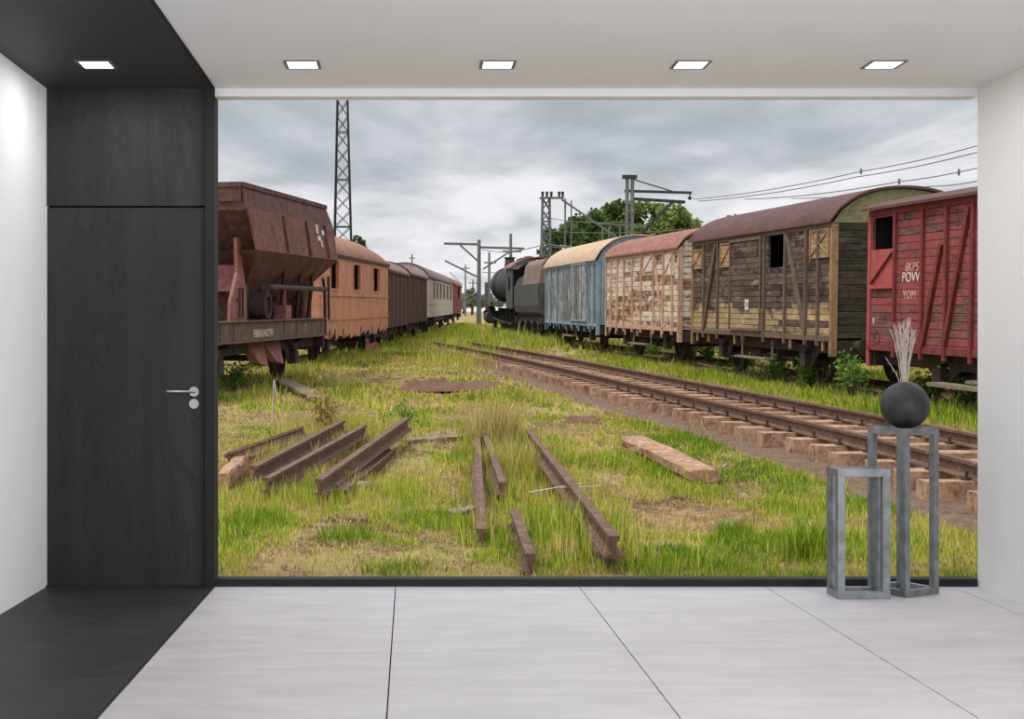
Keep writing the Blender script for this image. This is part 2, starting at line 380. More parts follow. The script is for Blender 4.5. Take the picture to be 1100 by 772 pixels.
# dark wall with the door
XD1 = XL + .0; XD2 = (221 - CX) / 191.0; ZD = (395 - 222) / 191.0 + CAMZ
box_obj('wall_back', M['dark_panel'], (XL, XD2, WY, WY + .10, ZD + .006, ZC))
d = box_obj('door_1', M['dark_panel'], (XL + .006, XD2 - .008, WY + .004, WY + .06, .008, ZD - .006))
tag(box_obj('trim_1', M['black_trim'], (XD2, XS, WY - .03, WY + .12, 0, ZC)), kind='structure')
box_obj('trim_5', M['black_trim'], (XL, XD2, WY + .06, WY + .10, 0, ZD + .006))
hx = (208.5 - CX) / 191.0 - d.location.x; hz = CAMZ + (395 - 420.5) / 191.0 - d.location.z; hz2 = CAMZ + (395 - 433.5) / 191.0 - d.location.z
y0 = WY + .004 - d.location.y
h = MB(); h.cyl((hx, y0, hz), (hx, y0 - .012, hz), .027, n=28); h.cyl((hx, y0 - .012, hz), (hx, y0 - .05, hz), .010, n=16)
h.cyl((hx + .012, y0 - .048, hz), (hx - .145, y0 - .048, hz), .0085, n=14)
h.build('door_handle', M['steel'], d, smooth=True)
h = MB(); h.cyl((hx, y0, hz2), (hx, y0 - .012, hz2), .027, n=28); h.cyl((hx, y0 - .012, hz2), (hx, y0 - .016, hz2), .012, n=16)
h.build('lock_rosette', M['steel'], d, smooth=True)
# threshold under the opening and pale header over it
box_obj('baseboard_back', M['black_trim'], (XS, XR, WY + .0, WY + .10, 0, .042))
box_obj('trim_2', M['ceil'], (XS, XR, WY + .0, WY + .10, ZC - .045, ZC))
box_obj('trim_3', M['black_trim'], (XL, XD2, WY - .012, WY, 0, .010))
box_obj('trim_4', M['black_trim'], (XS - .012, XS + .004, YB, WY - .03, ZC - .006, ZC))
box_obj('trim_6', M['black_trim'], (XS - .012, XS + .002, YB, WY - .03, 0, .002))
# unseen frames added around the two fill lights; the walls behind are solid
for nm, o3 in (('fill_light_frame_1', 'x'), ('fill_light_frame_2', 'y')):
    f = MB()
    def fb(a, b, z0, z1):
        if o3 == 'x': f.box(XR - .05, XR, a, b, z0, z1)
        else: f.box(a, b, YB, YB + .05, z0, z1)
    lo, hi = (.17, 4.63) if o3 == 'x' else (-1.23, 2.83)
    fb(lo - .06, hi + .06, .14, .20); fb(lo - .06, hi + .06, 2.50, 2.56); fb(lo - .06, lo, .2, 2.5); fb(hi, hi + .06, .2, 2.5); fb((lo + hi) / 2 - .02, (lo + hi) / 2 + .02, .2, 2.5)
    tag(f.build(nm, M['frame_metal']), kind='structure')

# recessed square downlights
LY = 6.747
lab = ['square recessed downlight in the black strip of ceiling above the door',
       'square recessed downlight in the pale ceiling, nearest the black strip',
       'square recessed downlight in the pale ceiling, second from the black strip',
       'square recessed downlight in the pale ceiling, second from the right-hand side',
       'square recessed downlight in the pale ceiling, furthest to the right']
dl = None
for i, px in enumerate((103.5, 325, 534.5, 742, 949.5)):
    x = (px - CX) * LY / F
    if dl is None:
        dl = empty('ceiling_downlight', lab[0], 'ceiling light', 'square recessed downlights')
        f = MB(); s_, b_ = .075, .092
        for a in ((-b_, -s_, -b_, b_), (s_, b_, -b_, b_), (-s_, s_, -b_, -s_), (-s_, s_, s_, b_)): f.box(a[0], a[1], a[2], a[3], -.005, .0)
        f.build('trim_ring', M['lamp_trim'], dl)
        MB().box(-s_, s_, -s_, s_, -.003, -.0005).build('diffuser', M['lamp'], dl)
        r = dl
    else: r = dup(dl, label=lab[i])
    r.location = (x, LY, ZC)
    l = bpy.data.lights.new('downlight_bulb', 'AREA'); l.shape = 'SQUARE'; l.size = .13; l.energy = 5; l.color = (1, .98, .95)
    o = bpy.data.objects.new('downlight_bulb', l); COL.objects.link(o); o.location = (x, LY, ZC - .012)

# display stands
def stand(name, label, W_, D_, H_, bar, loc, rz):
    r = empty(name, label, 'pedestal', 'open metal display stands'); r.location = loc; r.rotation_euler = (0, 0, rz)
    a, b = W_ / 2, D_ / 2
    for sx_ in (-1, 1):
        for sy_ in (-1, 1):
            MB().box(sx_*a - (bar if sx_ > 0 else 0), sx_*a + (bar if sx_ < 0 else 0), sy_*b - (bar if sy_ > 0 else 0), sy_*b + (bar if sy_ < 0 else 0), bar, H_ - bar).build('leg', M['frame_metal'], r, bevel=.002)
    for nm, z0 in (('top_frame', H_ - bar), ('base_frame', 0)):
        f = MB(); f.box(-a, a, -b, -b + bar, z0, z0 + bar); f.box(-a, a, b - bar, b, z0, z0 + bar)
        f.box(-a, -a + bar, -b + bar, b - bar, z0, z0 + bar); f.box(a - bar, a, -b + bar, b - bar, z0, z0 + bar)
        f.build(nm, M['frame_metal'], r)
    MB().box(-a + bar, a - bar, -b + bar, b - bar, H_ - .012, H_ - .004).build('top_panel', M['lamp_trim'], r)
    return r
stand('display_stand', 'short open-framed grey metal display stand, empty on top', .28, .185, .692, .040, (2.41, 6.925 + .0925, 0), 0)
cxy = Vector((2.70, 7.145))
stand('display_stand', 'tall open-framed grey metal display stand carrying the dark round vase', .26, .26, .905, .036, (cxy.x, cxy.y, 0), math.radians(28))
vz = .905 - .004 + .001
v = empty('round_vase', 'dark charcoal spherical vase with pale dried stems, on the tall stand', 'vase'); v.location = (2.705, 7.13, .902)
prof = []
R_ = .129
for i in range(29):
    a = -PI/2 + .30 + (PI - .30 - .16) * i / 28
    prof.append((R_ * math.cos(a), R_ * math.sin(a) + R_ * math.cos(.0) * .955))
prof = [(0.0, prof[0][1])] + prof
top = prof[-1]; prof += [(top[0] - .004, top[1] - .001), (top[0] - .006, top[1] - .03), (0, top[1] - .04)]
MB().lathe(prof, n=48).build('body', M['ball'], v, smooth=True)
rs = random.Random(3)
dr = empty('dried_grass_bunch', 'bunch of thin pale dried grasses standing in the round vase', 'dried flowers'); dr.location = (2.705, 7.13, 1.10)
for i in range(15):
    a = rs.uniform(0, 2*PI); sp = rs.uniform(.004, .016); tp = rs.uniform(.015, .075); hh = rs.uniform(.28, .40)
    if i == 0: a = PI * .95; tp = .105; hh = .19
    p0 = Vector((math.cos(a)*sp, math.sin(a)*sp, .0)); p2 = Vector((math.cos(a)*tp, math.sin(a)*tp*.7, hh)); p1 = p0.lerp(p2, .5) * 1.0; p1.x *= .78; p1.y *= .78
    b = MB(); b.cyl(p0, p1, .0022, .002, 6); b.cyl(p1, p2, .002, .0012, 6)
    if i:
        d_ = (p2 - p1).normalized()      # feathery head of fine bristles
        for k in range(26):
            q = p1.lerp(p2, .15 + .85 * k / 26); an = rs.uniform(0, 2*PI)
            e = q + d_ * .030 + Vector((math.cos(an), math.sin(an), 0)) * rs.uniform(.006, .013)
            b.cyl(q, e, .0013, .0006, 3, False)
    b.build('stem', M['dry'], dr)

# ================================================================ THE YARD
# ---- ground
rng = np.random.default_rng(5)
def lattice(seed):
    r = np.random.default_rng(seed).random((64, 64))
    def f(x, y):
        xi = np.floor(x).astype(int); yi = np.floor(y).astype(int); fx = x - xi; fy = y - yi
        fx = fx*fx*(3-2*fx); fy = fy*fy*(3-2*fy); xi &= 63; yi &= 63; x2 = (xi+1) & 63; y2 = (yi+1) & 63
        return (r[xi,yi]*(1-fx)+r[x2,yi]*fx)*(1-fy)+(r[xi,y2]*(1-fx)+r[x2,y2]*fx)*fy
    return f
L1_, L2_, L3_ = lattice(1), lattice(2), lattice(3)
def patch(x, y): return .38*L1_(x*.55, y*.55) + .32*L2_(x*1.6, y*1.3) + .30*L3_(x*4.5, y*3.6)
# siding curves (rail heads of the near track)
NC = np.array([(5.02, 7.5), (4.93, 9.2), (4.83, 11.1), (4.76, 13.5), (4.30, 17.5), (3.69, 23.6), (2.95, 31.0), (2.19, 37.8), (1.35, 44.0), (.7, 49.0)])
def ncx(y): return np.interp(y, NC[:, 1], NC[:, 0])
def smooth_nc(y):
    return (ncx(y - 2) + ncx(y) + ncx(y + 2) + ncx(y-1) + ncx(y+1)) / 5
def gh(x, y):
    h_ = (patch(x, y) - .5) * .14 + (L2_(x*.25+9, y*.25) - .5) * .15
    near = np.clip((y - 7.4) / 2.5, .25, 1)
    d = x - smooth_nc(y) - .6; tr = np.clip((np.abs(d) - 1.1) / .8, 0, 1)
    return (h_ * tr * near) - .02 + np.where(tr < 1, -.0, 0) 
xs = np.concatenate([np.linspace(-60, -9, 26)[:-1], np.linspace(-9, 14, 150), np.linspace(14, 90, 30)[1:]])
ys = np.concatenate([np.linspace(7.44, 20, 120), np.linspace(20, 60, 110)[1:], np.linspace(60, 320, 50)[1:]])
gx, gy = np.meshgrid(xs, ys); gz = gh(gx, gy)
gz = np.where((np.abs(gx) > 40) | (gy > 120), -.02, gz)
gv = np.stack([gx, gy, gz], -1).reshape(-1, 3); nx = len(xs); ny = len(ys)
ii = (np.arange(ny-1)[:, None]*nx + np.arange(nx-1)[None]).ravel()
gf = np.stack([ii, ii+1, ii+nx+1, ii+nx], 1)
def np_mesh(name, v, f, mat, col=None, smooth=False):
    me = bpy.data.meshes.new(name); k = f.shape[1]
    me.vertices.add(len(v)); me.vertices.foreach_set('co', v.astype(np.float32).ravel())
    me.loops.add(f.size); me.loops.foreach_set('vertex_index', f.astype(np.int32).ravel())
    me.polygons.add(len(f)); me.polygons.foreach_set('loop_start', np.arange(0, f.size, k, dtype=np.int32)); me.polygons.foreach_set('loop_total', np.full(len(f), k, dtype=np.int32))
    me.update(calc_edges=True)
    if col is not None:
        ca = me.color_attributes.new('Col', 'FLOAT_COLOR', 'POINT'); ca.data.foreach_set('color', np.concatenate([col, np.ones((len(col), 1))], 1).astype(np.float32).ravel())
    me.materials.append(mat)
    if smooth: me.shade_smooth()
    o = bpy.data.objects.new(name, me); COL.objects.link(o); return o
yard(tag(np_mesh('ground', gv, gf, M['ground'], smooth=True), kind='structure'))

# ---- generic blades (each blade a bent, tapering strip)
def blades(name, X, Y, H, Wd, C, base=None, lean=.45):
    n = len(X); a = rng.uniform(0, 2*PI, n); b = rng.uniform(0, 2*PI, n); ln = rng.uniform(.1, lean, n) * H
    z = gh(X, Y) - .01 if base is None else base
    wx, wy = np.cos(a)*Wd/2, np.sin(a)*Wd/2; dx, dy = np.cos(b)*ln, np.sin(b)*ln
    P = np.empty((n, 5, 3))
    P[:,0] = np.stack([X-wx, Y-wy, z], 1); P[:,1] = np.stack([X+wx, Y+wy, z], 1)
    P[:,2] = np.stack([X+wx*.8+dx*.35, Y+wy*.8+dy*.35, z+H*.6], 1); P[:,3] = np.stack([X-wx*.8+dx*.35, Y-wy*.8+dy*.35, z+H*.6], 1)
    P[:,4] = np.stack([X+dx, Y+dy, z+H], 1)
    i0 = np.arange(n)*5
    f = np.concatenate([np.stack([i0, i0+1, i0+2], 1), np.stack([i0, i0+2, i0+3], 1), np.stack([i0+3, i0+2, i0+4], 1)])
    return np_mesh(name, P.reshape(-1, 3), f, M['leaf'], np.repeat(C, 5, 0))
GREENS = np.array([(.15,.28,.02), (.32,.47,.03), (.50,.58,.06), (.64,.60,.11), (.78,.64,.30), (.46,.30,.16)])
def gcol(n, k):   # k 0 = lush .. 1 = dry
    idx = np.clip((k * 4.5 + rng.normal(0, 1.15, n)), 0, 5); lo = np.floor(idx).astype(int); hi = np.minimum(lo+1, 5); fr = (idx - lo)[:, None]
    return (GREENS[lo]*(1-fr) + GREENS[hi]*fr) * rng.uniform(.6, 1.2, (n, 1))
# ---- bare soil spots: (centre, radius x, radius y)
PIL = [(G(466, 417), .8, .6), (G(516, 416), .7, .45), (G(625, 455), .4, .3)]
def grass_zone(n, y0, y1, hscale, wscale, thin):
    Y = y0 + (y1-y0) * rng.random(n)**1.0
    X = (rng.uniform(205, 1120, n) - CX) / F * Y
    X = np.where(rng.random(n) < .25, rng.uniform(-6 if y0 < 15 else -16, 12, n), X)
    p = patch(X, Y); q = L1_(X*.9+30, Y*.9)
    dT = X - smooth_nc(Y); bed = (dT > -.75) & (dT < 1.9) & (Y < 44)
    keep = (p > thin + .10 * (q - .5)) | (rng.random(n) < .30)
    keep &= ~bed | (rng.random(n) < .02)
    for c, rx, ry in PIL: keep &= ((X-c.x)/rx)**2 + ((Y-c.y)/ry)**2 > .8 + .4*rng.random(n)
    X, Y, p, q = X[keep], Y[keep], p[keep], q[keep]; n = len(X)
    H = (.03 + .085*np.clip((p-thin)*4, 0, 1)*rng.random(n)**1.2 + .03*rng.random(n)) * hscale
    H = np.where(rng.random(n) < .02, H*2.2, H)
    dry = np.clip(.70 - (p-.5)*2.2 - (q-.5)*.9, 0, 1)
    return X, Y, H, rng.uniform(.6, 1.3, n)*wscale, gcol(n, dry)
Z = [grass_zone(95000, 7.6, 12.5, 1.0, .0075, .50), grass_zone(90000, 12.5, 20, 1.05, .012, .48), grass_zone(90000, 20, 45, 1.3, .026, .43), grass_zone(30000, 45, 110, 2.2, .07, .34)]
X, Y, H, Wd, C = [np.concatenate(q) for q in zip(*Z)]
g_ = blades('meadow_grass', X, Y, H, Wd, C); tag(g_, 'short yellow-green meadow grass covering the open ground of the railway yard', 'grass', kind='stuff'); yard(g_)
# trodden straw and dead stalks lying flat
def litter(n, y0, y1, ln, wd):
    Y = y0 + (y1-y0)*rng.random(n); X = (rng.uniform(205, 1120, n) - CX)/F*Y; dT = X - smooth_nc(Y)
    keep = ~((dT > -.45) & (dT < 1.7)) & (patch(X+7, Y+3) > .44); X, Y = X[keep], Y[keep]; n = len(X)
    c = np.array([(.50,.38,.22), (.34,.22,.12), (.15,.09,.055), (.62,.52,.34), (.24,.13,.08)])[rng.integers(5, size=n)]*rng.uniform(.7, 1.2, (n, 1))
    return X, Y, ln*rng.uniform(.4, 1.2, n), wd*rng.uniform(.6, 1.3, n), c
Z = [litter(60000, 7.6, 13, .020, .008), litter(45000, 13, 24, .03, .014), litter(20000, 24, 42, .04, .03)]
X, Y, H, Wd, C = [np.concatenate(q) for q in zip(*Z)]
g_ = blades('dead_straw', X, Y, H, Wd, C, lean=5.0, base=gh(X, Y)+.006); tag(g_, 'brown and straw-coloured dead stalks lying flat between the grass of the yard', 'dead grass', kind='stuff'); yard(g_)
# taller growth beside the wagons and down the middle of the yard
def strip(pts, wd, n, h, wscale, dry):
    P = np.array([(p.x, p.y) for p in pts]); k = rng.integers(0, len(P)-1, n); f = rng.random(n)[:, None]
    Q = P[k]*(1-f) + P[k+1]*f + rng.normal(0, wd, (n, 2)) * np.array([1, 1.0])
    m = patch(Q[:,0]*1.5, Q[:,1]*1.5)
    return Q[:,0], Q[:,1], h*(.35+rng.random(n))*np.clip(m*2, .3, 1.5), rng.uniform(.7, 1.3, n)*wscale, gcol(n, np.clip(dry + (m-.5)*-1.2, 0, 1))
Z = [strip([G(668, 494), G(720, 520), G(765, 530)], .07, 900, .10, .008, .3), strip([G(245, 522), G(330, 536), G(420, 520)], .22, 2600, .16, .008, .55), strip([G(280, 505), G(400, 470)], .26, 6000, .24, .010, .8), strip([G(515, 590), G(512, 470), G(548, 540)], .14, 2600, .17, .008, .6), strip([G(640, 605), G(570, 480)], .20, 3400, .19, .008, .6),
     strip([G(500, 395), G(505, 375), G(495, 362), G(512, 352)], .8, 7000, .34, .03, .5),
     strip([G(240, 425), G(300, 405), G(380, 385), G(440, 368), G(500, 348)], .45, 9000, .22, .025, .6),
     strip([Vector((6.2, 44, 0)), Vector((6.9, 34, 0)), Vector((7.5, 26, 0)), Vector((8.0, 18, 0)), Vector((8.6, 12, 0))], .40, 9000, .17, .018, .3),
     strip([Vector((2.6, 46, 0)), Vector((5.0, 52, 0)), Vector((5.2, 62, 0)), Vector((4.7, 80, 0))], .5, 5000, .38, .05, .6)]
X, Y, H, Wd, C = [np.concatenate(q) for q in zip(*Z)]
g_ = blades('tall_grass', X, Y, H, Wd, C, lean=.3); tag(g_, 'tall rank grass growing in strips along the wagons and yard middle', 'grass', kind='stuff'); yard(g_)

# clumps that stand out one by one
def clump(name, label, c, n, r, h, wd, dry, cat='grass clump', group=None):
    global gh
    a = rng.uniform(0, 2*PI, n); rr = r*np.sqrt(rng.random(n)); k = np.full(n, dry)
    X = np.cos(a)*rr; Y = np.sin(a)*rr
    o = blades(name, X, Y, h*rng.uniform(.45, 1, n), wd*rng.uniform(.7, 1.3, n), gcol(n, k), base=np.full(n, -.03), lean=.55)
    tag(o, label, cat, group); yard(o, c.x, c.y, float(gh(np.array([c.x]), np.array([c.y]))[0])); return o
for (px, py, n, r, h, dry, lb) in [
    (532, 482, 620, .30, .78, .92, 'tall straw-yellow grass clump beside the head of the two middle rails'),
    (550, 505, 480, .34, .50, .72, 'knee-high yellowish grass clump between the middle and the right-hand loose rails'),
    (330, 476, 520, .42, .48, .75, 'dry weedy grass clump standing behind the left pile of rails'),
    (350, 520, 420, .24, .30, .6, 'grass clump growing between the rails of the left pile'),
    (372, 575, 300, .22, .16, .05, 'low bright green grass clump in front of the left rail pile'),
    (468, 562, 320, .24, .15, .10, 'dark green grass clump left of the middle rails'),
    (600, 560, 380, .26, .28, .30, 'green grass clump beside the foot of the right-hand loose rails'),
    (788, 578, 260, .12, .20, .02, 'lush green grass clump in front of the fallen reddish sleeper'),
    (705, 500, 300, .25, .18, .08, 'bright green grass clump to the left of the fallen reddish sleeper'),
    (868, 600, 300, .16, .38, .15, 'upright green grass clump just left of the short display stand'),
    (700, 612, 260, .20, .16, .20, 'low grass clump by the threshold, right of the loose rails'),
    (425, 612, 260, .22, .14, .10, 'low green grass clump by the threshold, below the left rail pile')]:
    clump('grass_clump', lb, G(px, py), n, r, h, .008, dry)
# ---- broad-leaved weeds
def leafy(name, label, cat, c, h, r, stems, leaves, size, cols, group=None, z=0, seed=1):
    q = np.random.default_rng(seed); root = empty(name, label, cat, group); yard(root, c.x, c.y, z)
    sb = MB(); cen = []
    for i in range(stems):
        a = q.uniform(0, 2*PI); e = Vector((math.cos(a)*r*q.uniform(.1, .9), math.sin(a)*r*q.uniform(.1, .9), h*q.uniform(.55, 1)))
        sb.cyl((e.x*.15, e.y*.15, -.02), e, .008 if h < 1.2 else .02, .003, 5); cen.append(e)
    sb.build('stems', M['bark'], root)
    P = []; Cc = []
    for i in range(leaves):
        e = cen[i % stems]; f = q.uniform(.3, 1.05); p = Vector((e.x*(.15+.85*f), e.y*(.15+.85*f), e.z*f)) + Vector(q.normal(0, size*.8, 3).tolist())
        p.z = max(p.z, .03); d1 = Vector(q.normal(0, 1, 3).tolist()).normalized(); d2 = d1.cross(Vector(q.normal(0, 1, 3).tolist())).normalized()
        s1 = size*q.uniform(.7, 1.3); s2 = s1*.45
        P += [p - d1*s1*.5, p + d2*s2*.5, p + d1*s1*.5, p - d2*s2*.5]; Cc.append(np.array(cols[q.integers(len(cols))])*q.uniform(.75, 1.2))
    n = len(Cc); f = np.arange(n*4).reshape(-1, 4)
    o = np_mesh('leaves', np.array([tuple(p) for p in P]), f, M['leaf'], np.repeat(np.array(Cc), 4, 0)); o.parent = root; return root
WC = [(.09,.20,.04), (.13,.28,.05), (.20,.34,.07)]
leafy('leafy_weed', 'small leafy green weed at the top end of the left rail pile', 'weed', G(436, 462), .36, .14, 9, 170, .06, WC)
leafy('leafy_weed', 'thin leafy weed standing just left of the bushier one behind the left rails', 'weed', G(412, 462), .30, .08, 5, 70, .05, WC, seed=2)
leafy('leafy_weed', 'reddish-yellow seeding weed rising from the back of the left rail pile', 'weed', G(346, 478), .75, .20, 11, 420, .06, [(.45,.34,.10),(.42,.24,.09),(.40,.44,.10)], seed=3)
for i, (px, py, hh, rr, lb) in enumerate([
    (762, 388, .55, .55, 'green weed bush under the far end of the brown boxcar'), (800, 398, .5, .6, 'green weed bush under the sliding door of the brown boxcar'),
    (835, 408, .6, .6, 'green weed bush under the brown boxcar, below the open hatch'), (868, 414, .55, .4, 'green weed bush beside the near wheels of the brown boxcar'),
    (915, 424, .8, .55, 'leafy weed bush between the brown boxcar and the red boxcar'), (1003, 432, .55, .4, 'weed bush under the red boxcar beside the dark vase'),
    (1038, 440, .9, .5, 'weed bush behind the step board of the red boxcar'), (700, 380, .5, .6, 'weed bush under the rusty white boxcar, near its middle'),
    (738, 386, .55, .5, 'reddish weed bush under the gap between the rusty white and brown boxcars'), (560, 352, .9, .9, 'green shrub in front of the tender of the black locomotive'),
    (535, 349, .9, .8, 'green shrub in front of the black locomotive wheels'), (252, 420, .5, .5, 'low weed bush beside the near wheels of the hopper wagon')]):
    cs = WC + [(.22,.34,.06)] if i != 8 else [(.24,.13,.09),(.30,.20,.14),(.16,.20,.06)]
    leafy('weed_bush', lb, 'weed', G(px, py), hh, rr, 12, 420, .10 if i not in (9, 10) else .16, cs, seed=20+i)
# white dandelion-like pale straw stalks
for (a, b, c_, lb) in [((292, 455), (294, 408), (299, 432), 'single tall pale straw bent over at the top, before the hopper wagon')]:
    p = G(*a); q = AT(b[0], b[1], p.y); e = AT(c_[0], c_[1], p.y)
    s_ = MB(); s_.cyl((0, 0, -.02), q - p, .008, .006, 6); s_.cyl(q - p, e - p, .012, .004, 6)
    yard(tag(s_.build('dry_stalk', M['dry']), lb, 'dry stalk'), p.x, p.y)
p = G(600, 545); s_ = MB(); s_.cyl((-.24, .0, .13), (.20, .05, .20), .006, .004, 6); s_.cyl((.02, .02, .165), (.35, -.05, .19), .004, .003, 6)
yard(tag(s_.build('dry_stalk', M['dry']), 'pale dry stalk lying across the right-hand loose rails', 'dry stalk'), p.x, p.y)

# ================================================================ NEAR TRACK
def track_dir(y):
    d_ = Vector((float(smooth_nc(y + .5) - smooth_nc(y - .5)), 1.0, 0)).normalized(); return d_, Vector((d_.y, -d_.x, 0))
RP = [(-.07, 0), (.07, 0), (.07, .012), (.012, .03), (.012, .105), (.036, .115), (.036, .145), (-.036, .145), (-.036, .115), (-.012, .105), (-.012, .03), (-.07, .012)]
def rail_path(pts, name, parent, z=0, mat=None, sc=1.0):
    rings = []
    for i, p in enumerate(pts):
        a = pts[max(0, i-1)]; b = pts[min(len(pts)-1, i+1)]; d_ = (b - a).normalized(); n_ = Vector((d_.y, -d_.x, 0)).normalized(); u_ = n_.cross(d_)
        rings.append([p + n_*(x*sc) + u_*(zz_*sc) + Vector((0, 0, z)) for x, zz_ in RP])
    return MB().loft(rings).build(name, mat or M['rail'], parent)
trk = empty('railway_track', 'rusty railway track on thick orange-brown sleepers curving past the boxcars', 'railway track'); yard(trk)
yy = np.arange(7.9, 48.5, .8)
rail_path([Vector((float(smooth_nc(y)), y, 0)) for y in yy], 'rail', trk, .205)
rail_path([Vector((float(smooth_nc(y)), y, 0)) + track_dir(y)[1]*1.22 for y in yy], 'rail', trk, .205)
bed = MB(); rings = []
for y in yy:
    n_ = track_dir(y)[1]; p = Vector((float(smooth_nc(y)), y, 0))
    rings.append([p + n_*u + Vector((0, 0, z)) for u, z in ((-.95, -.06), (-.55, .03), (.6, .06 + .02*math.sin(y*3)), (1.8, .03), (2.2, -.06))])
bed.loft(rings, closed=False).build('track_bed', M['bed'], trk)
rs = random.Random(11); y = 8.3; proto = None; k = 0
while y < 47 and k < 62:
    d_, n_ = track_dir(y); p = Vector((float(smooth_nc(y)), y, 0)); Ls = 2.05 + rs.uniform(-.06, .08); st = -.40 + rs.uniform(-.07, .05)
    W_ = .13; hh = .205
    if y > 30: pass
    vs = []; b = MB(); m_ = 5
    rings = []
    for i in range(m_ + 1):
        u = st + Ls * i / m_; j = lambda s: rs.uniform(-s, s)
        c = p + n_*u
        rings.append([c + d_*(-W_ + j(.008)) + Vector((0,0,.0)), c + d_*(W_ + j(.008)) + Vector((0,0,.0)), c + d_*(W_*.92 + j(.008)) + Vector((0,0,hh - .012*abs(j(1)))), c + d_*(-W_*.92 + j(.008)) + Vector((0,0,hh - .012*abs(j(1))))])
    b.loft(rings).build('sleeper', M['sleeper'], trk)
    if y < 23.5:
        for g2 in (0, 1.22):
            for s_ in (-1, 1):
                c = MB(); q = p + n_*(g2 + s_*.085) + Vector((0, 0, .21)); c.beam(q - d_*.05, q + d_*.05, .06, .03); c.cyl(q + Vector((0, 0, .014)), q + Vector((0, 0, .07)), .017, n=6)
                c.build('rail_clip', M['iron'], trk)
    y += .70; k += 1

def loose_rail(label, p, q, group, cat='rail', sc=1.0, roll=0):
    """a length of old rail lying between two points (the head end heights included)"""
    d_ = (q - p); n_ = Vector((d_.y, -d_.x, 0)).normalized(); u_ = n_.cross(d_.normalized()); c_, s_ = math.cos(roll), math.sin(roll)
    n2 = n_*c_ + u_*s_; u2 = u_*c_ - n_*s_
    k = 7; rings = [[Vector(d_)*(i/k) + n2*(x*sc) + u2*(z*sc) for x, z in RP] for i in range(k+1)]
    o = MB().loft(rings).build('loose_rail', M['rail']); tag(o, label, cat, group); yard(o, p.x, p.y, p.z); return o
LG = 'lengths of old rail lying in the grass'
def Gz(px, py, z): return G(px, py, z)
loose_rail('longest loose rail of the left pile, its near end pointing at the room', G(343, 532, .03), G(437, 461, .18), LG, sc=1.0)
loose_rail('loose rail lying flat under the longest rail of the left pile', G(374, 530, 0), G(425, 486, .02), LG, roll=1.2)
loose_rail('middle loose rail of the left pile, ending beside the longest one', G(287, 529, .04), G(392, 468, .16), LG, sc=.92)
loose_rail('back loose rail of the left pile, just behind the middle one', G(273, 517, .06), G(368, 464, .18), LG)
loose_rail('tilted loose rail half buried at the back of the left pile', G(250, 500, .02), G(330, 470, .16), LG, roll=.6)
loose_rail('upright-pointing loose rail of the middle pair, on its left', G(517, 588, .0), G(512, 459, .05), LG, sc=.92)
loose_rail('slanting loose rail of the middle pair, on its right', G(540, 534, .02), G(514, 457, .08), LG, sc=.92)
loose_rail('short rusty rail end poking towards the threshold below the middle pair', G(570, 617, .0), G(552, 565, .03), LG, sc=.92)
loose_rail('long loose rail to the right of the middle pair, top one of two', G(660, 600, .10), G(568, 474, .10), LG, sc=1.0)
loose_rail('second loose rail lying beneath the long right-hand one', G(645, 590, 0), G(583, 482, .0), LG, sc=.9, roll=.5)
# timbers
def timber(name, label, cat, p, q, w_, h_, mat, group=None, jit=.012, seed=0):
    rs = random.Random(seed); d_ = q - p; n_ = Vector((d_.y, -d_.x, 0)).normalized(); u_ = n_.cross(d_.normalized()); k = 8; rings = []
    for i in range(k+1):
        c = d_*(i/k); e = .93 if i in (0, k) else 1; j = lambda: rs.uniform(-jit, jit)
        rings.append([c + n_*(a*w_/2*e + j()) + u_*(b*h_*e + j()) for a, b in ((-.85,0),(.85,0),(1,.2),(1,.8),(.8,1),(-.8,1),(-1,.8),(-1,.2))])
    o = MB().loft(rings).build(name, mat, smooth=False); tag(o, label, cat, group); yard(o, p.x, p.y, p.z); return o
timber('fallen_sleeper', 'reddish old sleeper lying alone in the grass near the track', 'sleeper', G(757, 518, -.02), G(680, 479, .03), .30, .13, M['sleeper'], jit=.011)
timber('timber_block', 'reddish timber block at the left edge beside the door frame', 'timber', G(240, 524, -.02), G(262, 503, -.04), .13, .15, M['sleeper'], seed=2)
timber('old_plank', 'dark timber under the near end of the left rails', 'timber', G(352, 530, -.04), G(398, 527, -.03), .16, .09, M['old_wood'], seed=3)
timber('old_plank', 'dark half-sunken plank between the left pile and the middle rails', 'timber', G(434, 479, -.04), G(500, 473, -.03), .20, .09, M['old_wood'], seed=4)
timber('old_plank', 'grey-brown plank lying in the grass before the hopper wagon', 'timber', G(345, 431, 0), G(300, 411, 0), .32, .10, M['old_wood'], seed=5)
timber('old_plank', 'short pale plank poking out left of the middle rails', 'timber', G(484, 556, -.02), G(513, 549, .0), .12, .05, M['old_wood'], seed=6)
timber('old_sleeper_chunk', 'broken dark timber chunk under the near end of the right-hand rails', 'timber', G(655, 612, -.02), G(632, 575, -.02), .13, .12, M['old_wood'], seed=7, jit=.02)
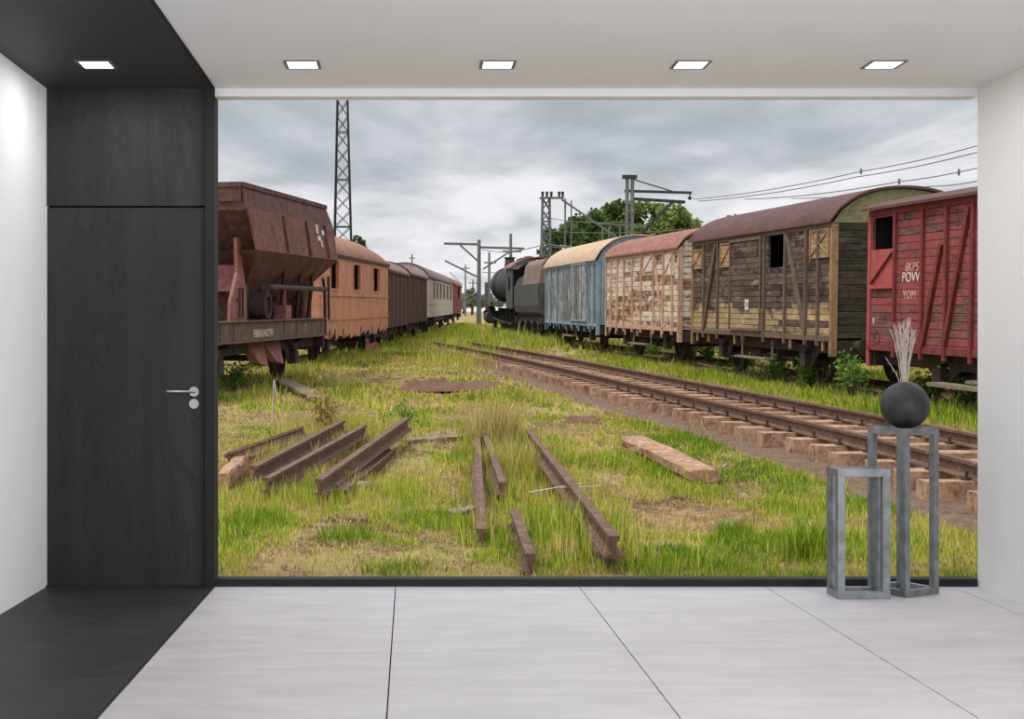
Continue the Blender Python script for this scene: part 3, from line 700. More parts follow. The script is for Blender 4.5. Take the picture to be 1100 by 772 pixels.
# soil heaps
def heap(label, c, rx, ry, h_, seed):
    q = np.random.default_rng(seed); n = 26; k = 14; P = []
    La = lattice(seed)
    for i in range(k+1):
        for j in range(n):
            a = 2*PI*j/n; r = i/k; x = math.cos(a)*r*rx*(1+.15*math.sin(a*3+seed)); y = math.sin(a)*r*ry
            nz = float(La(np.array([x*5+20]), np.array([y*5+20]))[0])
            P.append((x, y, (1-r*r)*h_*(.4+1.1*nz) - .03*r))
    f = np.array([(i*n+j, i*n+(j+1)%n, (i+1)*n+(j+1)%n, (i+1)*n+j) for i in range(k) for j in range(n)])
    o = np_mesh('soil_heap', np.array(P), f, M['soil']); tag(o, label, 'soil heap'); c2 = c.copy(); yard(o, c2.x, c2.y, 0)
heap('left half of the reddish soil heap in the middle of the yard', G(466, 417), .70, .55, .22, 41)
heap('right half of the reddish soil heap, strewn with dry grass', G(516, 416), .85, .6, .16, 42)
heap('small dark red soil heap between the middle rails and the track', G(627, 455), .32, .28, .17, 43)
heap('flat reddish soil patch just left of the small dark heap', G(592, 457), .42, .16, .06, 44)
# ================================================================ ROLLING STOCK
def frame_on(A, B, W_):
    """local frame: x runs from A to B along the side seen from the room, +y is that side"""
    A = Vector((A[0], A[1])); B = Vector((B[0], B[1])); d_ = (B - A); L = d_.length; u_ = d_ / L; n_ = Vector((-u_.y, u_.x))
    c = (A + B) / 2 - n_ * (W_ / 2)
    return c, math.atan2(u_.y, u_.x), L
def wheel(parent, x, y, r, spokes=9, nm='wheel', mat=None, w_=.12):
    b = MB(); b.ring((0, 0, 0), 'y', r, r*.80, w_, 28); b.cyl((0, -w_*.7, 0), (0, w_*.7, 0), r*.22, n=14)
    for i in range(spokes):
        a = 2*PI*i/spokes; b.beam((math.cos(a)*r*.15, 0, math.sin(a)*r*.15), (math.cos(a)*r*.84, 0, math.sin(a)*r*.84), .05, .05, up=(0, 1, 0))
    return b.build(nm, mat or M['iron'], parent, smooth=True, loc=(x, y, r + .10))
def running_gear(root, L, W_, zs, axles, r=.46, buffers=True, mat=None, spring=True):
    mat = mat or M['iron']; hb = .30
    b = MB()
    for s in (-1, 1): b.box(-L/2+.05, L/2-.05, s*(W_/2-.32)-.05, s*(W_/2-.32)+.05, zs-hb, zs-.02)
    for e in (-1, 1): b.box(e*L/2-.14 if e > 0 else -L/2, e*L/2 if e > 0 else -L/2+.14, -W_/2+.06, W_/2-.06, zs-hb-.02, zs-.02)
    for i in range(5): x = -L/2+.9+(L-1.8)*i/4; b.box(x-.05, x+.05, -W_/2+.27, W_/2-.27, zs-hb+.04, zs-.03)
    b.build('underframe', mat, root)
    for x in axles:
        MB().cyl((x, -.8, r+.10), (x, .8, r+.10), .07, n=12).build('axle', mat, root)
        for s in (-1, 1):
            wheel(root, x, s*.76, r)
            g_ = MB(); yy_ = s*(W_/2-.30)
            g_.add([(x-.50, yy_, zs-hb), (x+.50, yy_, zs-hb), (x+.16, yy_, .42), (x-.16, yy_, .42), (x-.50, yy_+.03*s, zs-hb), (x+.50, yy_+.03*s, zs-hb), (x+.16, yy_+.03*s, .42), (x-.16, yy_+.03*s, .42)],
                   [(0,1,2,3),(7,6,5,4),(0,4,5,1),(1,5,6,2),(2,6,7,3),(3,7,4,0)])
            g_.box(x-.13, x+.13, yy_+min(0, s*.16), yy_+max(0, s*.16), .44, .70)
            g_.build('axle_guard', mat, root)
            if spring:
                q = MB()
                for k in range(5):
                    hl = .56-.09*k; zz_ = .86-.035*k
                    pts = [(x+hl*t_, yy_+s*.09, zz_+.11*t_*t_) for t_ in (-1, -.5, 0, .5, 1)]
                    for a_, b_ in zip(pts[:-1], pts[1:]): q.beam(a_, b_, .09, .028)
                q.build('leaf_spring', mat, root)
    if buffers:
        for e in (-1, 1):
            for s in (-1, 1):
                q = MB(); x = e*L/2; q.cyl((x, s*.88, zs-.14), (x+e*.40, s*.88, zs-.14), .11, .09, 12); q.cyl((x+e*.38, s*.88, zs-.14), (x+e*.46, s*.88, zs-.14), .06, n=10); q.cyl((x+e*.46, s*.88, zs-.14), (x+e*.50, s*.88, zs-.14), .20, n=18)
                q.build('buffer', mat, root, smooth=True)
def arch(W_, ze, rise, n=16, over=.10, p=2.3, q=.75):
    hw = W_/2+over; pts = []
    for i in range(n+1):
        t_ = -1+2*i/n; pts.append((t_*hw, ze + rise*max(0, 1-abs(t_)**p)**q))
    return pts
def arched_roof(root, L, W_, ze, rise, mat, th=.05, over=.10, ends=None, xo=.10, nm='roof', p=2.3):
    secs = ends or [(-L/2-xo, 1), (-L/4, 1), (0, 1), (L/4, 1), (L/2+xo, 1)]
    rings = []
    for x, sc in secs:
        a = arch(W_, ze, rise*sc, over=over, p=p); rings.append([(x, y, z+th) for y, z in a] + [(x, y, z) for y, z in a[::-1]])
    return MB().loft(rings).build(nm, mat, root, smooth=True)
def side_with_holes(x0, x1, z0, z1, y0, y1, holes):
    xs_ = sorted({x0, x1} | {h[0] for h in holes} | {h[1] for h in holes}); zs_ = sorted({z0, z1} | {h[2] for h in holes} | {h[3] for h in holes}); b = MB()
    for a, c in zip(xs_[:-1], xs_[1:]):
        for e, f in zip(zs_[:-1], zs_[1:]):
            if any(h[0] <= a + 1e-6 and c <= h[1] + 1e-6 and h[2] <= e + 1e-6 and f <= h[3] + 1e-6 for h in holes): continue
            b.box(a, c, y0, y1, e, f)
    return b
def text_mesh(s, size, mat, parent, x, y, z, name='marking', flip=False):
    cu = bpy.data.curves.new('t', 'FONT'); cu.body = s; cu.size = size; cu.extrude = .003; cu.align_x = 'CENTER'; cu.align_y = 'CENTER'
    o = bpy.data.objects.new('t', cu); COL.objects.link(o); bpy.context.view_layer.update()
    me = bpy.data.meshes.new_from_object(o); bpy.data.objects.remove(o)
    me.materials.clear(); me.materials.append(mat)
    r = bpy.data.objects.new(name, me); COL.objects.link(r); r.parent = parent
    r.matrix_local = Matrix.Translation((x, y, z)) @ Matrix.Rotation(PI, 4, 'Z') @ Matrix.Rotation(PI/2, 4, 'X'); return r

def boxcar(label, A, B, W_, zs, ze, rise, mats, posts, braces, holes=(), vents=(), doors=(), axles=None, extra=None, arch_p=2.3, group='old boxcars on the right-hand siding', over=.10, gable=None, hang=(), post_w=.075):
    c, ang, L = frame_on(A, B, W_); root = empty('boxcar', label, 'train wagon', group); yard(root, c.x, c.y, 0, ang)
    y1 = W_/2; T = .05
    def P(px, py):
        s_, z = on_side(A, B, px, py); return s_ - L/2, z
    def X_(px): return P(px, 300)[0]
    def hole(r):   # photo rectangle -> local rectangle
        mx = (r[0]+r[2])/2; a, b = sorted((X_(r[0]), X_(r[2]))); return (a, b, P(mx, r[3])[1], P(mx, r[1])[1])
    H_ = [hole(h) for h in holes]
    side_with_holes(-L/2, L/2, zs, ze, y1-T, y1, H_).build('side_wall', mats['wall'], root)
    MB().box(-L/2, L/2, -y1, -y1+T, zs, ze).build('side_wall', mats['wall'], root)
    for e in (-1, 1):
        x0 = -L/2 if e < 0 else L/2-T
        MB().box(x0, x0+T, -y1+T, y1-T, zs, ze).build('end_wall', mats.get('end', mats['wall']), root)
        a = arch(W_, ze, rise-.01, over=0, p=arch_p); g_ = MB(); g_.loft([[(x0, y, z) for y, z in a[::-1]] , [(x0+T, y, z) for y, z in a[::-1]]]); g_.build('gable', mats.get('gable', mats.get('end', mats['wall'])), root)
        # end stanchions
        for yy_ in (-.5, .5): MB().box(x0-(.05 if e < 0 else -T), x0+(0 if e < 0 else T+.05), yy_-.04, yy_+.04, zs-.2, ze).build('end_post', mats['frame'], root)
    q = MB(); q.box(-L/2+T+.01, L/2-T-.01, -y1+T+.01, -y1+T+.02, zs+.05, ze); q.box(-L/2+T+.01, -L/2+T+.02, -y1+T, y1-T-.01, zs+.05, ze); q.box(L/2-T-.02, L/2-T-.01, -y1+T, y1-T-.01, zs+.05, ze); q.build('shade_lining', M['void'], root)  # near-black sheets added so the open hatch reads as deep shade
    MB().box(-L/2+T, L/2-T, -y1+T, y1-T, zs, zs+.05).build('floor_boards', M['void'], root)
    MB().box(-L/2+T, L/2-T, -y1+T, y1-T, ze-.03, ze).build('ceiling_boards', M['void'], root)
    arched_roof(root, L, W_, ze, rise, mats['roof'], over=over, p=arch_p)
    f = MB(); f.box(-L/2, L/2, y1, y1+.035, zs-.06, zs+.05); f.build('lower_rail', mats['frame'], root)
    f = MB(); f.box(-L/2, L/2, y1, y1+.03, ze-.09, ze+.01); f.build('upper_rail', mats['frame'], root)
    for e in (-1, 1):
        for s in (-1, 1):
            MB().box(min(e*L/2, e*(L/2+.03)), max(e*L/2, e*(L/2+.03)), s*y1-.10, s*y1+.03, zs-.35, ze-.02).build('corner_post', mats.get('corner', mats['frame']), root)
            MB().box(e*L/2-.06 if e > 0 else -L/2, L/2 if e > 0 else -L/2+.06, min(s*y1, s*(y1+.03)), max(s*y1, s*(y1+.03)), zs-.35, ze-.09).build('corner_post', mats.get('corner', mats['frame']), root)
    for px in posts:
        x = X_(px); MB().box(x-post_w/2, x+post_w/2, y1, y1+.055, zs-.16, ze-.09).build('stanchion', mats['frame'], root)
    for (xa, ya, xb, yb) in braces:
        a = P(xa, ya); b = P(xb, yb); MB().beam((a[0], y1+.035, a[1]), (b[0], y1+.035, b[1]), .055, .085, up=(0, 0, 1) if abs(a[1]-b[1]) < abs(a[0]-b[0]) else (1, 0, 0)).build('brace', mats['frame'], root)
    for r in vents:
        a, b, e, g_ = hole(r); v_ = MB(); v_.box(a, b, y1, y1+.025, e, g_); vo = v_.build('vent_shutter', mats.get('vent', M['vent_wood']), root)
        q = MB(); t_ = .035
        for bx in ((a, b, e, e+t_), (a, b, g_-t_, g_), (a, a+t_, e+t_, g_-t_), (b-t_, b, e+t_, g_-t_)): q.box(bx[0], bx[1], y1+.025, y1+.045, bx[2], bx[3])
        q.beam((a+t_, y1+.034, e+t_), (b-t_, y1+.034, g_-t_), .018, .03, up=(0, 1, 0)); q.beam((a+t_, y1+.036, g_-t_), (b-t_, y1+.036, e+t_), .018, .03, up=(0, 1, 0))
        q.build('shutter_frame', mats.get('corner', mats['frame']), vo)
    for dd in doors:
        a, b, e, g_ = hole(dd['r']); v_ = MB(); v_.box(a, b, y1+.02, y1+.06, e, g_); do = v_.build('sliding_door', dd.get('mat', mats['wall']), root); t_ = .06
        q = MB()
        for bx in ((a, b, e, e+t_), (a, b, g_-t_, g_), (a, a+t_, e+t_, g_-t_), (b-t_, b, e+t_, g_-t_)): q.box(bx[0], bx[1], y1+.06, y1+.085, bx[2], bx[3])
        if dd.get('diag'): q.beam((a+t_, y1+.072, e+t_), (b-t_, y1+.072, g_-t_), .025, .06, up=(0, 1, 0))
        q.build('door_frame', dd.get('fmat', mats['frame']), do)
    for px in hang:
        x = X_(px); MB().box(x-.03, x+.03, y1-.02, y1+.02, zs-.26, zs-.06).build('hanging_bracket', mats.get('corner', mats['frame']), root)
    running_gear(root, L, W_, zs-.02, axles or (-L/2+1.7, L/2-1.7))
    # step board and brake rigging
    q = MB(); q.box(-1.0, .9, y1-.12, y1+.10, .50, .54)
    for x in (-.95, .85): q.box(x-.02, x+.02, y1-.12, y1-.08, .54, zs-.1); q.beam((x, y1-.10, .54), (x, y1+.08, .53), .04, .03)
    q.build('step_board', M['old_wood'], root)
    q = MB(); q.cyl((-L/2+1.4, y1-.5, .55), (L/2-1.4, y1-.5, .55), .03, n=8); q.cyl((.6, y1-.6, .62), (1.6, y1-.6, .62), .17, n=14)
    q.box(-.5, -.42, -y1+.4, y1-.4, .45, .9); q.build('brake_gear', M['iron'], root)
    if extra: extra(root, P, L, y1)
    return root

# -- red boxcar, nearest on the right
A1 = AT(933, 373, 23.2); A1 = Vector((A1.x, A1.y)); dR = Vector((.113, -.9936)); N1 = A1 - dR*(-8.6)
def red_extra(root, P, L, y1):
    # lowered hatch panel below the opening, with its diagonal bar
    a = P(962, 300)[0]; b = P(937, 300)[0]; z0 = P(950, 306)[1]; z1 = P(950, 268)[1]; x0, x1 = sorted((a, b))
    h_ = MB().box(x0, x1, y1, y1+.03, z0, z1).build('hatch_panel', M['red_bright'], root)
    MB().beam((x0+.03, y1+.045, z1-.05), (x1-.03, y1+.045, z0+.03), .03, .05, up=(0, 1, 0)).build('hatch_bar', M['red_frame'], h_)
    MB().box(x0, x1, y1+.03, y1+.06, z0-.06, z0).build('hatch_rail', M['red_bright'], root)
    for s, px, py, sz, m_ in (('8KP5', 980, 287, .21, 'paint_faint'), ('POVW', 980.5, 298, .24, 'paint_white'), ('YOM', 977, 317, .20, 'paint_faint'), ('II', 938.5, 345, .16, 'paint_white'), ('17', 976, 345, .17, 'paint_faint')):
        x, z = P(px, py); text_mesh(s, sz, M[m_], root, x, y1+.004, z)
    # small round emblem low on the side
    x, z = P(942, 362); MB().ring((x, y1+.006, z), 'y', .12, .09, .008, 20).build('emblem', M['red_frame'], root)
    # step with a curved iron bracket at the lower right
    a = P(1013, 412); q = MB(); q.box(a[0]-2.6, a[0], y1+.02, y1+.28, a[1]-.03, a[1]+.03); so_ = q.build('foot_board', M['old_wood'], root)
    q = MB(); q.tube([(a[0]-.02, y1+.14, a[1]), (a[0]-.10, y1+.14, a[1]-.15), (a[0]+.0, y1+.14, a[1]-.32), (a[0]+.22, y1+.12, a[1]-.42)], .025, 8); q.build('board_bracket', M['iron'], so_)
boxcar('bright red weathered boxcar with a dark open hatch, nearest on the right', N1, A1, 2.8, .96, 3.34, .24,
       dict(wall=M['red_boards'], roof=M['maroon_roof'], frame=M['red_frame'], corner=M['red_bright']),
       [962.5, 992, 1017.5, 1046, 1085, 1120], [(1013, 262, 992, 372), (1043, 222, 1016, 371), (1090, 222, 1118, 380)], holes=[(937, 233, 961.5, 267.5)], extra=red_extra, arch_p=2.0, over=.14, axles=(-2.5, L_ax := 2.2))
# -- brown boxcar
A2 = (8.09, 25.05); B2 = (7.2, 33.3)
def brown_extra(root, P, L, y1):
    x, z = P(806, 327); q = MB(); 
    b = MB().box(x-.11, x+.11, y1+.085, y1+.09, z-.12, z+.12).build('number_plate', M['paint_white'], root)
    text_mesh('15', .14, M['iron'], b, x, y1+.092, z)
boxcar('long brown weathered boxcar with a rusty arched roof and green gable', A2, B2, 2.8, 1.05, 3.27, .66,
       dict(wall=M['brown_boards'], roof=M['maroon_roof'], frame=M['brown_frame'], corner=M['ochre_frame'], end=M['end_boards'], gable=M['green_gable']),
       [757, 772, 800, 822, 844.5, 867, 880], [(770.5, 262, 757, 353), (846.5, 252, 866, 358)], holes=[(825, 252, 843, 287)],
       vents=[(744.5, 268, 755, 289), (774.5, 261, 786.5, 287), (871, 246, 891.5, 277)], doors=[dict(r=(786.5, 256, 820, 355))], extra=brown_extra, hang=[750, 762, 790, 850, 885])
# -- rusty white boxcar
A3 = (7.32, 35.6); B3 = (6.48, 43.2)
boxcar('white boxcar streaked with orange rust under a red-rust roof', A3, B3, 2.8, 1.02, 3.22, .62,
       dict(wall=M['white_rust'], roof=M['rust_roof'], frame=M['orange_rust'], corner=M['orange_rust'], end=M['white_rust'], vent=M['paint_white']),
       [657, 664, 671, 680, 689.5, 703, 713, 723], [(703, 272, 713, 352)], vents=[(692, 273, 702, 292), (714.5, 268, 725, 296)], hang=[655, 662, 672, 685, 700, 711])
# -- blue boxcar
A4 = (6.43, 45.0); B4 = (5.7, 55.0)
boxcar('blue and grey boxcar with a tan curved roof and blue end', A4, B4, 2.8, 1.0, 3.22, .85,
       dict(wall=M['blue_boards'], roof=M['tan_roof'], frame=M['blue'], corner=M['blue'], end=M['blue'], gable=M['blue']),
       [592, 599, 606, 614.5, 621, 633, 638], [], doors=[dict(r=(615, 283, 632, 345), mat=M['blue_boards'])], hang=[589, 595, 601, 608, 615, 622, 628, 634])

# -- hopper wagon on the left
def hopper():
    A = (-1.93, 30.0); Bn = Vector((-3.42, 22.7)); u_ = (Bn - Vector(A)).normalized(); B = Bn + u_*.7
    W_ = 2.7; c, ang, L = frame_on(A, B, W_); y1 = W_/2
    r = empty('hopper_wagon', 'dark rusty hopper wagon with sloping tub, nearest on the left', 'train wagon'); yard(r, c.x, c.y, 0, ang)
    def P(px, py): s_, z = on_side(A, B, px, py); return s_-L/2, z
    xf = -L/2 - .25; xn = P(262, 200)[0]          # far and near ends of the tub
    # tub: shell with open top
    def ring(x0, x1, w, z): return [(x0, -w, z), (x1, -w, z), (x1, w, z), (x0, w, z)]
    for s in (-1, 1):      # the two long sides reach past the recessed, inward-sloping end
        a_ = [(xf, s*1.44, 3.50), (xn+.02, s*1.44, 3.50), (xn-.15, s*1.56, 2.72), (xf, s*1.56, 2.72)]; b_ = [(x, y - s*.04, z) for x, y, z in a_]
        tub = MB(); tub.loft([a_, b_] if s > 0 else [b_, a_]); tub.build('side_plate', M['hopper_side'], r)
        a_ = [(xf+.15, s*1.30, 3.93), (xn, s*1.30, 3.93), (xn+.02, s*1.44, 3.50), (xf, s*1.44, 3.50)]; b_ = [(x, y - s*.04, z) for x, y, z in a_]
        tub = MB(); tub.loft([a_, b_] if s > 0 else [b_, a_]); tub.build('upper_plate', M['hopper'], r)
    tub = MB(); tub.loft([ring(xf, xn-.15, 1.56, 2.72), ring(xf+1.2, xn-1.7, .62, 1.62), ring(xf+1.3, xn-1.8, .55, 1.25)], caps=False); tub.build('funnel', M['hopper'], r)
    MB().add([(xn-.05, -1.40, 3.46), (xn-.05, 1.40, 3.46), (xn-.70, 1.5, 2.74), (xn-.70, -1.5, 2.74)], [(3, 2, 1, 0)]).build('end_plate', M['hopper'], r)
    MB().add([(xf, -1.44, 3.50), (xf, 1.44, 3.50), (xf, 1.56, 2.72), (xf, -1.56, 2.72)], [(0, 1, 2, 3)]).build('end_plate', M['hopper'], r)
    MB().box(xf+.10, xf+.15, -1.3, 1.3, 3.5, 3.93).build('end_band', M['hopper'], r)
    rim = MB()
    for (a, b) in (((xf+.15, -1.30, 3.93), (xn, -1.30, 3.93)), ((xf+.15, 1.30, 3.93), (xn, 1.30, 3.93)), ((xf+.15, -1.3, 3.93), (xf+.15, 1.3, 3.93)), ((xn, -1.3, 3.93), (xn, 1.3, 3.93))): rim.beam(a, b, .09, .09)
    rim.build('rim', M['hopper'], r)
    for px, py, w_, h_ in ((335, 246, .16, .20), (341, 250, .20, .10), (336, 256, .24, .11), (338, 262, .12, .14)):     # remains of white stencilled marks
        x, z = P(px, py); fy = lambda q_: 1.44 + .12*(3.50-q_)/.78 + .008; MB().beam((x, fy(z-h_/2), z-h_/2), (x, fy(z+h_/2), z+h_/2), w_, .006, up=(0, 1, 0)).build('paint_mark', M['paint_white'], r)
    # ribs on the tub side
    for px in (298, 323, 343):
        x = P(px, 240)[0]
        for s in (-1, 1): MB().beam((x, s*1.47, 3.48), (x, s*1.585, 2.74), .05, .05, up=(1, 0, 0)).build('rib', M['hopper'], r)
    # end portal: top beam, side struts and platform end on the near end
    xe = xn + .35
    for s in (-1, 1):
        # flared side stay below the tub
        pts = [(xn-.30, 2.95), (xn-.06, 2.95), (xn-.10, 2.3), (xn+.28, 1.75), (xn+.34, 1.34), (xn-.62, 1.34), (xn-.60, 2.0), (xn-.42, 2.4)]
        MB().prism(pts[::-1] if s > 0 else pts, lambda x, z: (x, s*1.12, z), lambda x, z: (x, s*1.18, z)).build('side_stay', M['hopper_pink'], r)
        # ladder-like grab frame on the stay
        q = MB(); xg = xn-.18
        q.tube([(xg-.10, s*1.22, 1.48), (xg-.10, s*1.22, 2.0), (xg+.08, s*1.22, 2.0), (xg+.08, s*1.22, 1.48), (xg-.10, s*1.22, 1.48)], .018, 6); q.cyl((xg-.10, s*1.22, 1.8), (xg+.22, s*1.22, 1.8), .018, n=6)
        q.build('grab_frame', M['iron'], r)
    MB().loft([[(xn-.06, -1.40, 3.46), (xn-.06, 1.40, 3.46), (xn-.06, 1.28, 3.92), (xn-.06, -1.28, 3.92)], [(xn-.02, -1.40, 3.46), (xn-.02, 1.40, 3.46), (xn-.02, 1.28, 3.92), (xn-.02, -1.28, 3.92)]]).build('end_band', M['hopper'], r)
    MB().box(xn-.02, xn+.02, -1.3, 1.3, 3.62, 3.88).build('end_band', M['hopper'], r)
    MB().box(xn-.46, xn-.40, -1.12, 1.12, 1.95, 2.45).build('cross_plate', M['hopper_pink'], r)
    # frames under the tub
    for px in (283, 300, 322, 341):
        x = P(px, 320)[0]
        for s in (-1, 1): MB().box(x-.09, x+.09, s*.95-.07, s*.95+.07, 1.35, 2.3).build('upright', M['hopper_pink'] if px in (322,) else M['hopper'], r)
    MB().box(xf+.3, xn-.7, -.75, .75, 1.35, 1.95).build('chute_box', M['hopper'], r)
    MB().box(xf+.12, xf+.7, -.95, .95, 1.35, 2.5).build('end_box', M['hopper'], r)
    MB().box(xf+.7, xn-.6, -.98, -.92, 1.35, 2.4).build('dark_backing', M['iron'], r)  # dark sheet added to stand for the darkness between the uprights
    for xq in (xf+.75, xf+1.7, xf+2.9): MB().beam((xq, 1.05, 1.4), (xq+.5, 1.35, 2.75), .05, .12).build('strut', M['hopper'], r)
    a = P(291, 309); b = P(352, 313); MB().cyl((b[0], y1-.05, a[1]+.02), (a[0], y1-.05, a[1]+.02), .055, n=12).build('pipe', M['iron_grey'], r, smooth=True)
    x, z = P(288, 328); q = MB(); q.cyl((x, y1-.35, z), (x, y1-.05, z), .26, n=20); q.cyl((x, y1-.06, z+.24), (x, y1+.0, z+.24), .08, n=12); q.ring((x, y1-.02, z), 'y', .26, .20, .05); q.build('brake_valve', M['iron'], r, smooth=True)
    x, z = P(312.5, 335); MB().box(x-.20, x+.20, y1-.30, y1-.05, z-.16, z+.14).build('valve_box', M['hopper_pink'], r)
    # side beam with lettering
    for s in (-1, 1):
        q = MB(); yb = s*y1; zt, zb = 1.37, 1.02
        q.box(-L/2, L/2, min(yb, yb-s*.03), max(yb, yb-s*.03), zb, zt); q.box(-L/2, L/2, min(yb+s*.05, yb-s*.14), max(yb+s*.05, yb-s*.14), zt, zt+.03); q.box(-L/2, L/2, min(yb+s*.05, yb-s*.14), max(yb+s*.05, yb-s*.14), zb-.03, zb)
        q.build('side_beam', M['hopper_beam'], r)
    x, z = P(283, 358); text_mesh('EBRALNOTH', .21, M['paint_white'], r, x, y1+.005, z)
    x, z = P(328, 352); text_mesh('T', .22, M['paint_faint'], r, x, y1+.005, z)
    for k, px in enumerate((236, 251, 305, 319, 345)): 
        x = P(px, 355)[0]; MB().box(x-.02, x+.02, y1, y1+.02, 1.05, 1.35).build('beam_rib', M['hopper_beam'], r)
    MB().box(-L/2, L/2, -y1+.1, y1-.14, 1.28, 1.33).build('deck', M['iron'], r)
    # discharge chutes
    for px, w_ in ((289, .0), (306, .0)):
        x = P(px, 385)[0]
        for s in (-1, 1):
            q = MB(); q.add([(x-.55, s*1.05, 1.0), (x+.55, s*1.05, 1.0), (x+.42, s*1.30, .55), (x-.10, s*1.30, .48), (x-.55, s*.85, 1.0), (x+.55, s*.85, 1.0), (x+.42, s*1.12, .55), (x-.10, s*1.12, .48)],
                          [(0,3,2,1),(4,5,6,7),(0,1,5,4),(1,2,6,5),(2,3,7,6),(3,0,4,7)]); q.build('discharge_chute', M['hopper_pink'], r)
    running_gear(r, L, W_, 1.05, (P(246, 400)[0], P(326, 400)[0]), r=.44)
    # hand rail and hoses at the far end
    x = -L/2+.15; q = MB(); q.tube([(x, y1, 1.0), (x, y1, 1.9), (x-.05, y1-.05, 2.25), (x-.35, y1-.15, 2.3)], .035, 8); q.tube([(x-.35, y1, 1.35), (x-.30, y1, 2.35)], .03, 8); q.build('end_handrail', M['iron'], r)
    return r
hopper()

# -- coaches and vans behind it
def coach(name, label, A, B, W_, zs, ze, rise, mats, wins, bands, skirt=None, ends=None, posts=(), group='old wagons on the left-hand siding', axles=None):
    c, ang, L = frame_on(A, B, W_); y1 = W_/2; r = empty(name, label, 'train wagon', group); yard(r, c.x, c.y, 0, ang)
    def P(px, py): s_, z = on_side(A, B, px, py); return s_-L/2, z
    H_ = []
    for w_ in wins:
        mx = (w_[0]+w_[2])/2; a, b = sorted((P(w_[0], 300)[0], P(w_[2], 300)[0])); H_.append((a, b, P(mx, w_[3])[1], P(mx, w_[1])[1]))
    if H_:      # one window height along the coach
        z0 = sum(h[2] for h in H_)/len(H_); z1 = sum(h[3] for h in H_)/len(H_); H_ = [(h[0], h[1], z0, z1) for h in H_]
    side_with_holes(-L/2, L/2, zs, ze, y1-.06, y1, H_).build('side_wall', mats['wall'], r)
    side_with_holes(-L/2, L/2, zs, ze, -y1, -y1+.06, H_).build('side_wall', mats['wall'], r)
    for e in (-1, 1):
        x0 = -L/2 if e < 0 else L/2-.06
        MB().box(x0, x0+.06, -y1+.06, y1-.06, zs, ze).build('end_wall', mats['wall'], r)
    secs = ends or [(-L/2-.05, 1), (0, 1), (L/2+.05, 1)]
    arched_roof(r, L, W_, ze, rise, mats['roof'], ends=secs, over=.06, p=2.2)
    for e, sc in ((-1, secs[0][1]), (1, secs[-1][1])):
        if sc < .3: continue
        x0 = -L/2 if e < 0 else L/2-.05
        a = arch(W_, ze, rise*sc-.01, over=0, p=2.2); MB().loft([[(x0, y, z) for y, z in a[::-1]], [(x0+.05, y, z) for y, z in a[::-1]]]).build('gable', mats['wall'], r)
    MB().box(-L/2+.06, L/2-.06, -y1+.06, y1-.06, zs, zs+.05).build('floor_boards', M['void'], r)
    MB().box(-L/2+.06, L/2-.06, -.04, .04, zs+.05, ze).build('partition', M['void'], r)
    for h_ in H_:
        q = MB(); t_ = .06
        for bx in ((h_[0]-t_, h_[1]+t_, h_[2]-t_, h_[2]), (h_[0]-t_, h_[1]+t_, h_[3], h_[3]+t_), (h_[0]-t_, h_[0], h_[2], h_[3]), (h_[1], h_[1]+t_, h_[2], h_[3])): q.box(bx[0], bx[1], y1, y1+.025, bx[2], bx[3])
        q.build('window_frame', mats['frame'], r)
    for z in bands: MB().box(-L/2, L/2, y1, y1+.03, z-.03, z+.03).build('waist_rail', mats['frame'], r)
    MB().box(-L/2-.02, L/2+.02, y1, y1+.06, ze-.08, ze+.0).build('eaves_strip', mats.get('eave', mats['frame']), r)
    for px in posts:
        x = P(px, 300)[0]; MB().box(x-.05, x+.05, y1, y1+.05, zs, ze-.08).build('stanchion', mats['frame'], r)
    if skirt:
        q = MB(); rs = random.Random(4); x = -L/2
        while x < L/2 - .3:
            w_ = rs.uniform(.35, .9); x2 = min(L/2, x+w_); d0, d1 = rs.uniform(.05, skirt), rs.uniform(.15, skirt)
            q.add([(x, y1-.02, zs), (x2, y1-.02, zs), (x2, y1-.02, zs-d1), (x, y1-.02, zs-d0), (x, y1, zs), (x2, y1, zs), (x2, y1, zs-d1), (x, y1, zs-d0)], [(0,1,2,3),(7,6,5,4),(0,4,5,1),(1,5,6,2),(2,6,7,3),(3,7,4,0)]); x = x2 + (rs.random() < .3)*.2
        q.build('torn_skirt', mats['wall'], r)
    running_gear(r, L, W_, zs-.02, axles or (-L/2+2.0, L/2-2.0), r=.44)
    return r
coach('passenger_coach', 'faded orange passenger coach with three empty windows, behind the hopper wagon', (-.78, 45.4), (-2.35, 33.6), 2.7, 1.02, 3.08, .72,
      dict(wall=M['orange'], roof=M['orange_roof'], frame=M['orange'], eave=M['iron']),
      [(355, 281, 363, 309), (379.5, 284.5, 386.5, 311.5), (401, 288, 407, 313)], [1.96, 1.30], skirt=.32,
      ends=[(-6.02, .0), (-5.9, .35), (-5.5, .62), (-4.8, .84), (-3.6, .97), (-2, 1), (3, 1), (6.02, 1)])
coach('goods_van', 'dark maroon boarded goods van next beyond the orange coach', (-.08, 56.5), (-.80, 47.5), 2.7, .85, 2.95, .55,
      dict(wall=M['dark_boards'], roof=M['grey_roof'], frame=M['brown_frame'], eave=M['iron']), [], [], posts=[421, 425, 430, 434, 438])
coach('goods_van', 'second dark maroon goods van, between the first one and the cream coach', (.88, 69.0), (-.02, 58.0), 2.7, .85, 3.05, .55,
      dict(wall=M['dark_boards'], roof=M['grey_roof'], frame=M['brown_frame'], eave=M['iron']), [], [], posts=[444, 448, 452, 456])
